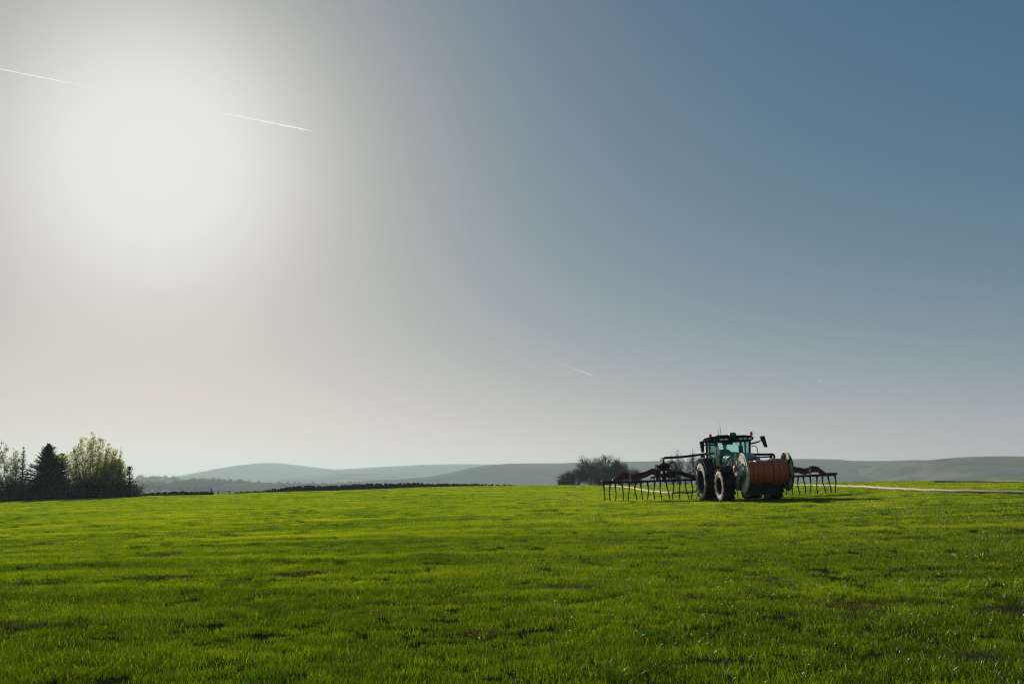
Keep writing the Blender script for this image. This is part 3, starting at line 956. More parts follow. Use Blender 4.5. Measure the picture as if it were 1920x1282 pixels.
def stone_wall(label, line, depth, seed):
    """stones laid in rough courses between the field and the listed skyline of the wall"""
    nr = np.random.default_rng(seed)
    line = np.array(line, float)
    p0 = at(line[0, 0], line[0, 1], depth)
    L = [at(u, v, depth + 1.5 * math.sin(u * 0.01)) for u, v in line]
    xs = np.array([p.x for p in L]); ys = np.array([p.y for p in L]); ts = np.array([p.z for p in L])
    V, Q = [], []
    cube = np.array([[-1, -1, -1], [1, -1, -1], [1, 1, -1], [-1, 1, -1], [-1, -1, 1], [1, -1, 1], [1, 1, 1], [-1, 1, 1]]) * 0.5
    fq = np.array([[0, 3, 2, 1], [4, 5, 6, 7], [0, 1, 5, 4], [1, 2, 6, 5], [2, 3, 7, 6], [3, 0, 4, 7]])
    n = 0
    gm = land(xs, ys)
    for face in (-0.16, 0.16):
        z = 0.0
        for c in range(14):
            ch = 0.14 + 0.06 * nr.random()
            x = xs[0]
            while x < xs[-1]:
                w = 0.22 + 0.38 * nr.random()
                zt = np.interp(x, xs, ts); zb = np.interp(x, xs, gm) - 0.15
                zt += 0.05 * (nr.random() - 0.5)
                z0 = zb + c * 0.17
                if z0 < zt:
                    hh = min(ch, max(zt - z0, 0.06))
                    y = np.interp(x, xs, ys) + face * (1.25 - 0.5 * c / 10)
                    v = cube * np.array([w * 0.97, 0.34 + 0.1 * nr.random(), hh]) + nr.normal(size=(8, 3)) * 0.018
                    an = nr.normal() * 0.08
                    v[:, 2] += v[:, 0] * an
                    V.append(v + np.array([x + w / 2, y, z0 + hh / 2])); Q.append(fq + 8 * n); n += 1
                x += w
    # cope stones on edge
    x = xs[0]
    while x < xs[-1]:
        w = 0.14 + 0.14 * nr.random()
        if nr.random() < 0.86:
            zt = np.interp(x, xs, ts); hh = 0.18 + 0.16 * nr.random()
            v = cube * np.array([w * 0.95, 0.42, hh]) + nr.normal(size=(8, 3)) * 0.02
            v[:, 0] += v[:, 2] * nr.normal() * 0.3
            V.append(v + np.array([x + w / 2, np.interp(x, xs, ys), zt + hh * 0.25])); Q.append(fq + 8 * n); n += 1
        x += w
    root = empty('dry_stone_wall', (float(xs.mean()), float(ys.mean()), float(gm.mean())), label=label, cat='wall', group='dry stone walls on the skyline')
    off = np.array(root.location)
    o = link_mesh('stones', np_mesh('stones', np.concatenate(V) - off, quads=np.concatenate(Q), smooth=False), STONE, root)
    o['kind'] = 'stuff'
    return root


stone_wall('short dark dry stone wall between the tree row and the gatepost', [(262, 928), (285, 926.8), (310, 925), (330, 924.2), (345, 924), (352, 925.5), (368, 924.4), (384, 924), (391, 926)], 122.5, 5)
stone_wall('long dark dry stone wall on the skyline, right of the gap', [(441, 925), (450, 924.6), (470, 924), (490, 923), (505, 919.5), (530, 916.5), (560, 913.6), (585, 912.8), (600, 913.6), (620, 912.6), (645, 911.4), (665, 910.4),
    (680, 910), (684, 908.8), (715, 908.6), (742, 909.6), (748, 908.4), (775, 907.8), (795, 907.4), (800, 908.8), (830, 909), (870, 909.4), (900, 910), (925, 909.8), (928, 911), (945, 910.6), (962, 911.4)], 139, 6)


def tube_mesh(name, pts, rad, sides=6):
    segs = [(tuple(a), tuple(b), rad, rad) for a, b in zip(pts[:-1], pts[1:])]
    v, q = sticks(segs, sides)
    return np_mesh(name, v, quads=q)


def post_mesh(h, w, lean=(0, 0), taper=0.9):
    v = []
    for z, s in ((0, 1), (h * 0.5, 0.96), (h * 0.97, taper), (h, taper * 0.7)):
        for a in range(8):
            an = 2 * PI * a / 8
            v.append((w * s * math.cos(an) + lean[0] * z, w * s * math.sin(an) + lean[1] * z, z - 0.1 * (z == 0)))
    q = [[8 * k + a, 8 * k + (a + 1) % 8, 8 * (k + 1) + (a + 1) % 8, 8 * (k + 1) + a] for k in range(3) for a in range(8)]
    me = np_mesh('post', np.array(v), quads=q + [[24, 25, 26, 27], [24, 27, 28, 31], [28, 29, 30, 31]])
    return me


def wire_fence(label, posts, y0, wires, h):
    P = []
    for u, lean in posts:
        x = (u - 960) / FPX * y0 / math.cos(PITCH)
        P.append((Vector((x, y0, float(land(np.array([x]), np.array([y0]))[0]) - 0.05)), lean))
    root = empty('wire_fence', P[0][0], label=label, cat='fence')
    for p, lean in P:
        o = link_mesh('post', post_mesh(h, 0.065, (lean, 0)), WOOD, root); o.location = p - P[0][0]
    for z in wires:
        pts = []
        for (a, la), (b, lb) in zip(P[:-1], P[1:]):
            for k in range(6):
                t = k / 6
                pts.append(a.lerp(b, t) - P[0][0] + Vector((la * z * (1 - t), 0, z - 0.05 * math.sin(PI * t))))
        pts.append(P[-1][0] - P[0][0] + Vector((0, 0, z)))
        link_mesh('wire', tube_mesh('wire', pts, 0.008, 4), WIRE, root)
    return root


wire_fence('leaning wooden posts with sagging wires in front of the tree row', [(-60, 0.05), (-14, 0.0), (29, -0.06), (68, 0.03), (101, -0.22), (140, 0.04), (172, -0.03), (205, 0.05), (229, -0.04), (262, 0.02)], 114.2, (0.45, 0.8, 1.08), 1.22)

gp = at(396, 929, 121.5)
gate = empty('gatepost', (gp.x, gp.y, float(land(np.array([gp.x]), np.array([gp.y]))[0])), label='dark upright gatepost at the end of the short stone wall', cat='post')
link_mesh('shaft', post_mesh(at(396, 916, 121.5).z - gate.location.z, 0.10, (0.03, 0)), STONE, gate)
bs = link_mesh('base_stone', post_mesh(0.42, 0.24, (0, 0), 0.8), STONE, gate); bs.location = (0.06, -0.05, 0)
wire_fence('low wire fence closing the gap between the two stone walls', [(400, 0.0), (420, 0.02), (441, 0.0)], 122.0, (0.25, 0.5), 0.5)

# ------------------------------------------------------------------ mesh builder for machines
class MB:
    def __init__(self): self.v, self.f, self.s = [], [], []

    def add(self, verts, faces, smooth=False, M=None):
        o = len(self.v)
        for p in verts:
            p = Vector(p)
            self.v.append(tuple(M @ p) if M is not None else tuple(p))
        for f in faces:
            self.f.append([i + o for i in f]); self.s.append(smooth)
        return self

    def box(self, c, s, M=None, taper=(1, 1)):
        """box centre c, size s; taper scales the top in x and y"""
        x, y, z = (k / 2 for k in s)
        vs_ = []
        for zz, tx, ty in ((-z, 1, 1), (z, taper[0], taper[1])):
            for sx, sy in ((-1, -1), (1, -1), (1, 1), (-1, 1)):
                vs_.append((c[0] + sx * x * tx, c[1] + sy * y * ty, c[2] + zz))
        return self.add(vs_, [[0, 3, 2, 1], [4, 5, 6, 7], [0, 1, 5, 4], [1, 2, 6, 5], [2, 3, 7, 6], [3, 0, 4, 7]], False, M)

    def tube(self, pts, r, n=8, cap=True):
        pts = [Vector(p) for p in pts]
        rr = r if isinstance(r, (list, tuple)) else [r] * len(pts)
        rings = []
        prev = None
        for i, p in enumerate(pts):
            d = (pts[min(i + 1, len(pts) - 1)] - pts[max(i - 1, 0)]).normalized()
            if prev is None:
                a = d.cross(Vector((0, 0, 1)))
                if a.length < 0.05: a = d.cross(Vector((1, 0, 0)))
            else:
                a = prev - d * prev.dot(d)
            a.normalize(); prev = a
            b = d.cross(a)
            rings.append([p + (a * math.cos(2 * PI * k / n) + b * math.sin(2 * PI * k / n)) * rr[i] for k in range(n)])
        vs_ = [q for r_ in rings for q in r_]
        fs = [[i * n + k, i * n + (k + 1) % n, (i + 1) * n + (k + 1) % n, (i + 1) * n + k] for i in range(len(pts) - 1) for k in range(n)]
        self.add(vs_, fs, True)
        if cap:
            self.add(rings[0], [list(range(n))[::-1]]); self.add(rings[-1], [list(range(n))])
        return self

    def lathe(self, prof, c, axis='x', n=32, a0=0.0, a1=2 * PI, closed=True):
        """profile of (axial, radius) turned about an axis through c"""
        vs_ = []
        m = n if abs(a1 - a0 - 2 * PI) < 1e-6 else n + 1
        for k in range(m):
            an = a0 + (a1 - a0) * k / n
            for h, r in prof:
                u, w = r * math.cos(an), r * math.sin(an)
                p = {'x': (h, u, w), 'y': (u, h, w), 'z': (u, w, h)}[axis]
                vs_.append((c[0] + p[0], c[1] + p[1], c[2] + p[2]))
        L = len(prof)
        fs = []
        for k in range(n):
            k2 = (k + 1) % m
            for j in range(L - 1):
                fs.append([k * L + j, k2 * L + j, k2 * L + j + 1, k * L + j + 1])
        return self.add(vs_, fs, True)

    def loft(self, rings, cap=True, smooth=True):
        n = len(rings[0])
        fs = [[i * n + k, i * n + (k + 1) % n, (i + 1) * n + (k + 1) % n, (i + 1) * n + k] for i in range(len(rings) - 1) for k in range(n)]
        self.add([p for r in rings for p in r], fs, smooth)
        if cap:
            self.add(rings[0], [list(range(n))[::-1]]); self.add(rings[-1], [list(range(n))])
        return self

    def sheet(self, pts, thick, nrm):
        """flat polygon given thickness along nrm"""
        n = len(pts); o = Vector(nrm).normalized() * thick
        a = [Vector(p) for p in pts]; b = [p + o for p in a]
        return self.add(a + b, [list(range(n))[::-1], list(range(n, 2 * n))] + [[k, (k + 1) % n, n + (k + 1) % n, n + k] for k in range(n)])

    def build(self, name, mat, parent=None, bevel=0.0, sharp=40):
        me = bpy.data.meshes.new(name)
        me.from_pydata(self.v, [], self.f)
        bm = bmesh.new(); bm.from_mesh(me); bmesh.ops.recalc_face_normals(bm, faces=bm.faces); bm.to_mesh(me); bm.free()
        me.polygons.foreach_set('use_smooth', [True] * len(me.polygons))
        me.set_sharp_from_angle(angle=R(sharp))
        o = link_mesh(name, me, mat, parent)
        if bevel:
            b = o.modifiers.new('bevel', 'BEVEL'); b.width = bevel; b.segments = 2; b.limit_method = 'ANGLE'; b.angle_limit = R(35)
        return o


def mb(): return MB()


DUST = (0.36, 0.29, 0.19)
GREEN = surf('tractor_green', (0.028, 0.26, 0.045), 0.36, dirt=DUST, dirt_amt=0.12, scale=2.0, spec=0.6)
YELLOW = surf('tractor_yellow', (0.72, 0.50, 0.015), 0.4, dirt=DUST, dirt_amt=0.15)
BLACKP = surf('black_plastic', (0.009, 0.010, 0.011), 0.5, spec=0.3)
BLACKM = surf('black_frame', (0.009, 0.010, 0.010), 0.55, dirt=(0.05, 0.04, 0.025), dirt_amt=0.05, spec=0.3)
RUBBER = surf('tyre_rubber', (0.010, 0.010, 0.010), 0.85, dirt=(0.06, 0.046, 0.03), dirt_amt=0.06, scale=4.0, bump=0.3, spec=0.15)
MUDDY = surf('muddy_sidewall', (0.74, 0.60, 0.38), 0.75, dirt=(0.16, 0.12, 0.075), dirt_amt=0.2, scale=5.0, bump=0.4, spec=0.3)
RIM = surf('rim_paint', (0.05, 0.045, 0.02), 0.6, dirt=(0.03, 0.025, 0.018), dirt_amt=0.5, scale=5, spec=0.2)
CHROME = surf('exhaust_steel', (0.50, 0.50, 0.50), 0.28, metal=0.9, var=0.1)
STEEL = surf('galvanised_steel', (0.42, 0.43, 0.43), 0.45, metal=0.5, dirt=DUST, dirt_amt=0.2)
CREAM = surf('dusty_cream_flange', (0.86, 0.77, 0.58), 0.6, dirt=(0.34, 0.25, 0.14), dirt_amt=0.22, scale=3.5, bump=0.15)
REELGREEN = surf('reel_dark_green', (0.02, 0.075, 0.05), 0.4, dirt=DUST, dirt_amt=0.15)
HOSE_O = surf('orange_hose', (0.86, 0.155, 0.045), 0.40, dirt=(0.50, 0.10, 0.035), dirt_amt=0.18, scale=5.0, bump=0.2)
HOSE_R = surf('maroon_hose', (0.20, 0.020, 0.020), 0.35, spec=0.5)
HOSE_B = surf('black_hose', (0.010, 0.010, 0.011), 0.45, spec=0.4)
HOSE_C = surf('pale_drag_hose', (0.64, 0.46, 0.32), 0.8, dirt=(0.42, 0.30, 0.19), dirt_amt=0.25, scale=1.5)
SEATM = surf('seat_fabric', (0.03, 0.03, 0.032), 0.85)
WHITEP = surf('white_paint', (0.75, 0.74, 0.70), 0.45, dirt=DUST, dirt_amt=0.2)
REDP = surf('red_paint', (0.45, 0.05, 0.03), 0.4, dirt=DUST, dirt_amt=0.15)
LAMP = surf('lamp_lens', (0.72, 0.75, 0.68), 0.12, var=0.08, spec=0.8)


def amber_mat():
    t = NT('amber_lens')
    d = t.node('ShaderNodeBsdfPrincipled', Base_Color=(0.75, 0.09, 0.012, 1), Roughness=0.2)
    tr = t.node('ShaderNodeBsdfTranslucent', Color=(0.95, 0.16, 0.02, 1))
    m = t.node('ShaderNodeMixShader', Fac=0.55); t.l.new(d.outputs[0], m.inputs[1]); t.l.new(tr.outputs[0], m.inputs[2])
    return t.done(m)


def glass_mat(name, tint):
    t = NT(name)
    tr = t.node('ShaderNodeBsdfTransparent', Color=c4(tint))
    g = t.node('ShaderNodeBsdfGlossy', Color=(0.85, 0.95, 1, 1), Roughness=0.04)
    fr = t.node('ShaderNodeFresnel', IOR=1.45)
    f = t.math('ADD', t.math('MULTIPLY', fr.outputs[0], 0.8), 0.01)
    m = t.node('ShaderNodeMixShader', Fac=f); t.l.new(tr.outputs[0], m.inputs[1]); t.l.new(g.outputs[0], m.inputs[2])
    return t.done(m)


AMBER = amber_mat()
GLASS = glass_mat('tinted_cab_glass', (0.84, 0.985, 0.975))
MIRROR_G = surf('mirror_glass', (0.7, 0.72, 0.74), 0.05, metal=1.0, var=0.02)


# ------------------------------------------------------------------ tractor
TX, TY = 9.93, 45.8
tz0 = float(land(np.array([TX]), np.array([TY]))[0])
sx = (float(land(np.array([TX + 1.2]), np.array([TY - 1.4]))[0]) - float(land(np.array([TX - 1.2]), np.array([TY - 1.4]))[0])) / 2.4
sy = (float(land(np.array([TX]), np.array([TY + 1.0]))[0]) - float(land(np.array([TX]), np.array([TY - 3.8]))[0])) / 4.8
TROT = (math.atan(sy), -math.atan(sx) - R(0.4), R(4.5))
tractor = empty('tractor', (TX, TY, tz0 - 0.01), TROT, 'green tractor with black cab roof, amber beacons and dusty tyres facing the viewer', 'tractor')
TM = Matrix.Translation((TX, TY, tz0 - 0.01)) @ Euler(TROT).to_matrix().to_4x4()


def wheel(cx, cy, rad, wid, rim_r, side, lugs):
    """side -1: outer face towards -x; agricultural tyre with chevron lugs, dusty sidewalls and a deep dished rim"""
    cz = rad - 0.02
    hw = wid / 2
    tread_r = rad - 0.045
    w = empty_part('wheel', (cx, cy, cz), tractor)
    # wheel carrier mesh is the tyre itself; its pieces are sub-parts
    prof = [(-hw * 0.98, tread_r - 0.10), (-hw * 0.86, tread_r - 0.02), (-hw * 0.4, tread_r), (0, tread_r + 0.006), (hw * 0.4, tread_r), (hw * 0.86, tread_r - 0.02), (hw * 0.98, tread_r - 0.10)]
    t = mb().lathe(prof, (0, 0, 0), 'x', 40)
    for k in range(lugs):
        for s in (-1, 1):
            a0 = 2 * PI * (k + (0.5 if s > 0 else 0)) / lugs
            vs_ = []
            for (ax, da, rr) in ((0.02, 0.0, rad), (hw * 1.0, 2 * PI / lugs * 0.75, rad - 0.015)):
                for dd in (-0.30, 0.30):
                    an = a0 + da + dd * 2 * PI / lugs * 0.62
                    for r_ in (tread_r - 0.05, rr):
                        vs_.append((s * ax, r_ * math.cos(an), r_ * math.sin(an)))
            # shoulder part of the lug running down the sidewall
            t.add(vs_, [[0, 1, 3, 2], [4, 6, 7, 5], [1, 5, 7, 3], [0, 2, 6, 4], [0, 4, 5, 1], [2, 3, 7, 6]])
            vs2 = []
            for dd in (-0.30, 0.30):
                an = a0 + 2 * PI / lugs * 0.75 + dd * 2 * PI / lugs * 0.62
                for (ax, r_) in ((hw * 1.0, rad - 0.015), (hw * 1.03, rad - 0.12), (hw * 0.9, rad - 0.12), (hw * 0.9, rad - 0.03)):
                    vs2.append((s * ax, r_ * math.cos(an), r_ * math.sin(an)))
            t.add(vs2, [[0, 1, 2, 3], [4, 7, 6, 5], [0, 4, 5, 1], [1, 5, 6, 2], [3, 7, 4, 0], [2, 6, 7, 3]])
    t.build('tread', RUBBER, w)
    for s in (-1, 1):
        pr = [(s * hw * 0.98, tread_r - 0.10), (s * hw * 1.07, tread_r - 0.20), (s * hw * 1.06, rim_r + 0.09), (s * hw * 0.94, rim_r + 0.012), (s * hw * 0.90, rim_r - 0.005)]
        mb().lathe(pr, (0, 0, 0), 'x', 40).build('sidewall', MUDDY, w)
    o = side * hw
    pr = [(o * 0.92, rim_r + 0.02), (o * 0.97, rim_r - 0.03), (o * 0.45, rim_r - 0.06), (o * -0.15, rim_r - 0.10), (o * -0.2, rim_r * 0.55), (o * 0.02, rim_r * 0.42), (o * 0.06, rim_r * 0.30), (o * 0.30, rim_r * 0.28), (o * 0.32, 0.0)]
    rm = mb().lathe(pr, (0, 0, 0), 'x', 36)
    for k in range(10):
        an = 2 * PI * k / 10
        y, z = rim_r * 0.36 * math.cos(an), rim_r * 0.36 * math.sin(an)
        rm.tube([(o * 0.0, y, z), (o * 0.12, y, z)], 0.018, 6)
    rm.build('rim', RIM, w)
    return w


def empty_part(name, loc, parent):
    """hub mesh at a part's centre that carries its sub-parts"""
    o = mb().tube([(-0.12, 0, 0), (0.12, 0, 0)], 0.10, 12).build(name, BLACKM, parent)
    o.location = loc
    return o


for s in (-1, 1):
    wheel(1.02 * s, 0.0, 0.94, 0.60, 0.53, s, 18)
    wheel(1.04 * s, -2.80, 0.755, 0.52, 0.40, s, 16)


def chassis():
    m = mb()
    m.box((0, -0.4, 0.85), (0.62, 1.9, 0.62)); m.box((0, -2.0, 0.86), (0.50, 2.2, 0.46)); m.box((0, -3.25, 0.86), (0.62, 0.5, 0.5))
    m.tube([(-0.8, 0, 0.92), (0.8, 0, 0.92)], 0.17, 12); m.tube([(-0.86, -2.8, 0.74), (0.86, -2.8, 0.74)], 0.12, 10); m.box((0, -2.8, 0.74), (0.5, 0.34, 0.34))
    m.build('chassis', BLACKM, tractor, 0.02)
    # tanks and steps under the cab
    mb().box((-0.72, -0.95, 0.85), (0.42, 0.85, 0.62)).build('battery_box', BLACKP, tractor, 0.05)
    mb().box((0.72, -0.95, 0.85), (0.42, 0.85, 0.62)).build('fuel_tank', BLACKP, tractor, 0.06)
    st = mb()
    for k in range(3): st.box((0.92, -1.0, 0.45 + 0.28 * k), (0.22, 0.42, 0.03))
    for y in (-1.2, -0.8): st.box((1.02, y, 0.78), (0.03, 0.03, 0.75))
    st.build('step', BLACKM, tractor)


chassis()


def hood():
    rings = []
    # y, half width bottom, half width top, z bottom, z top
    for y, wb, wt, zb, zt in ((-1.02, 0.56, 0.46, 1.05, 2.12), (-1.8, 0.55, 0.45, 1.03, 2.11), (-2.6, 0.52, 0.42, 1.03, 2.06), (-3.15, 0.48, 0.37, 1.05, 1.95), (-3.42, 0.42, 0.30, 1.10, 1.80), (-3.50, 0.36, 0.24, 1.14, 1.62)):
        r = []
        for x, z in ((-wb, zb), (-wb * 1.03, zb + 0.45 * (zt - zb)), (-wt * 1.12, zb + 0.80 * (zt - zb)), (-wt * 0.85, zt - 0.04), (-wt * 0.35, zt), (wt * 0.35, zt), (wt * 0.85, zt - 0.04), (wt * 1.12, zb + 0.80 * (zt - zb)), (wb * 1.03, zb + 0.45 * (zt - zb)), (wb, zb)):
            r.append((x, y, z))
        rings.append(r)
    h = mb().loft(rings).build('hood', GREEN, tractor, 0.0, 55)
    for s in (-1, 1):
        mb().sheet([(s * 0.580, -1.15, 1.52), (s * 0.520, -3.0, 1.44), (s * 0.515, -3.0, 1.53), (s * 0.575, -1.15, 1.63)], 0.012, (s, 0, 0)).build('stripe', YELLOW, h)
        g = mb()
        for k in range(7):
            y = -2.95 + 0.13 * k
            g.sheet([(s * 0.515, y, 1.10), (s * 0.515, y + 0.08, 1.10), (s * 0.528, y + 0.08, 1.36), (s * 0.528, y, 1.36)], 0.014, (s, 0, 0))
        g.build('side_grille', BLACKP, h)
        mb().lathe([(-0.02, 0.0), (-0.02, 0.085), (0.03, 0.095)], (s * 0.17, -3.50, 1.42), 'y', 16).build('headlight', LAMP, h)
    gr = mb()
    for k in range(6): gr.box((0, -3.515, 1.16 + 0.035 * k), (0.46, 0.02, 0.014))
    gr.build('front_grille', BLACKP, h)


hood()


def cab():
    c = mb()
    # floor, sills, pillars
    c.box((0, -0.25, 1.16), (1.30, 1.55, 0.12)); c.box((0, 0.50, 1.30), (1.3, 0.10, 0.4))
    A = [(-0.66, -1.02, 1.18), (-0.78, -0.94, 2.62)]
    pil = []
    for s in (-1, 1):
        pil += [((s * 0.64, -1.02, 1.20), (s * 0.80, -0.90, 2.66), 0.055), ((s * 0.82, -0.05, 1.55), (s * 0.84, -0.05, 2.66), 0.035), ((s * 0.80, 0.52, 1.60), (s * 0.80, 0.48, 2.66), 0.055)]
    for a, b, r in pil: c.tube([a, b], r, 8)
    # sills along the bottom of the glass
    c.tube([(-0.64, -1.02, 1.24), (0.64, -1.02, 1.24)], 0.05, 8); c.tube([(-0.8, 0.52, 1.62), (0.8, 0.52, 1.62)], 0.05, 8)
    for s in (-1, 1): c.tube([(s * 0.64, -1.02, 1.22), (s * 0.80, -0.35, 1.30), (s * 0.82, -0.05, 1.55), (s * 0.80, 0.52, 1.62)], 0.045, 8)
    cb = c.build('cab_frame', BLACKP, tractor)
    g = mb().sheet([(-0.62, -1.03, 1.28), (0.62, -1.03, 1.28), (0.76, -0.92, 2.64), (-0.76, -0.92, 2.64)], 0.012, (0, -1, 0)); g.build('windscreen', GLASS, cb)
    mb().sheet([(-0.76, 0.52, 1.66), (0.76, 0.52, 1.66), (0.76, 0.49, 2.64), (-0.76, 0.49, 2.64)], 0.012, (0, 1, 0)).build('rear_window', GLASS, cb)
    for s in (-1, 1):
        mb().sheet([(s * 0.67, -0.98, 1.28), (s * 0.80, -0.36, 1.34), (s * 0.82, -0.08, 1.58), (s * 0.84, -0.08, 2.62), (s * 0.80, -0.86, 2.62)], 0.012, (s, 0, 0)).build('door_glass', GLASS, cb)
        mb().sheet([(s * 0.82, -0.02, 1.60), (s * 0.80, 0.48, 1.66), (s * 0.80, 0.44, 2.62), (s * 0.84, -0.02, 2.62)], 0.012, (s, 0, 0)).build('side_window', GLASS, cb)
    mb().box((0, -0.90, 1.48), (1.22, 0.10, 0.60)).build('dashboard', BLACKP, cb, 0.03)
    # inner uprights seen through the glass: seat belt post, monitor, wiper
    mb().box((0.44, -0.66, 1.95), (0.20, 0.04, 0.95)).build('display_column', BLACKP, cb, 0.01)
    mb().tube([(0.10, -1.045, 2.60), (0.40, -1.06, 2.10)], 0.014, 6).build('wiper', BLACKP, cb)
    mb().box((-0.25, -0.95, 2.56), (0.5, 0.02, 0.13)).build('sun_visor', BLACKP, cb)
    # roof
    r = mb()
    rings = []
    for z, sx_, y0, y1 in ((2.62, 0.86, -1.06, 0.62), (2.68, 0.95, -1.20, 0.70), (2.78, 0.96, -1.22, 0.72), (2.87, 0.88, -1.08, 0.62), (2.905, 0.70, -0.85, 0.45)):
        cx = 0.22
        rings.append([(-sx_, y0 + cx, z), (-sx_ + cx, y0, z), (sx_ - cx, y0, z), (sx_, y0 + cx, z), (sx_, y1 - cx, z), (sx_ - cx, y1, z), (-sx_ + cx, y1, z), (-sx_, y1 - cx, z)])
    roof = r.loft(rings, True, True).build('roof', surf('roof_dark_green', (0.008, 0.022, 0.012), 0.9, spec=0.0), tractor, 0.0, 50)
    for x in (-0.80, -0.58, -0.38, 0.30, 0.50, 0.72):
        y = -1.205 if abs(x) < 0.74 else -1.10
        w = mb().lathe([(-0.028, 0.0), (-0.026, 0.062), (0.0, 0.074), (0.03, 0.06)], (0, 0, 0), 'y', 18)
        o = w.build('work_light', LAMP, roof); o.location = (x, y - 0.012, 2.725); o.scale = (1.25, 1, 0.72)
        if abs(x) > 0.74: o.rotation_euler = (0, 0, R(-35 if x < 0 else 35))
    # position receiver dome and hatch on the roof
    d = mb().box((0, -0.98, 2.935), (0.32, 0.24, 0.11), taper=(0.9, 0.9)); d.lathe([(0.055, 0.15), (0.085, 0.12), (0.10, 0.0)], (0, -0.98, 2.935), 'z', 16)
    d.build('receiver_dome', surf('receiver_green', (0.05, 0.16, 0.035), 0.5), roof, 0.02)
    mb().box((-0.42, -0.55, 2.915), (0.55, 0.7, 0.045)).build('roof_hatch', BLACKP, roof, 0.015)
    for x, h in ((-0.56, 0.36), (-0.45, 0.62)):
        mb().tube([(x, -0.75, 2.88), (x - 0.02, -0.74, 2.88 + h)], [0.012, 0.004], 6).build('antenna', BLACKP, roof)
    for x, y, z in ((-0.93, -0.72, 2.84), (0.96, -0.72, 2.88)):
        b = mb().tube([(x * 0.92, y, z - 0.18), (x, y, z - 0.08), (x, y, z + 0.02)], 0.016, 6); bk = b.build('beacon_bracket', BLACKP, roof)
        mb().lathe([(0.0, 0.055), (0.04, 0.062), (0.05, 0.05)], (x, y, z), 'z', 16).build('beacon_base', BLACKP, bk)
        mb().lathe([(0.045, 0.058), (0.10, 0.062), (0.155, 0.048), (0.175, 0.0)], (x, y, z), 'z', 16).build('beacon_lens', AMBER, bk)


cab()


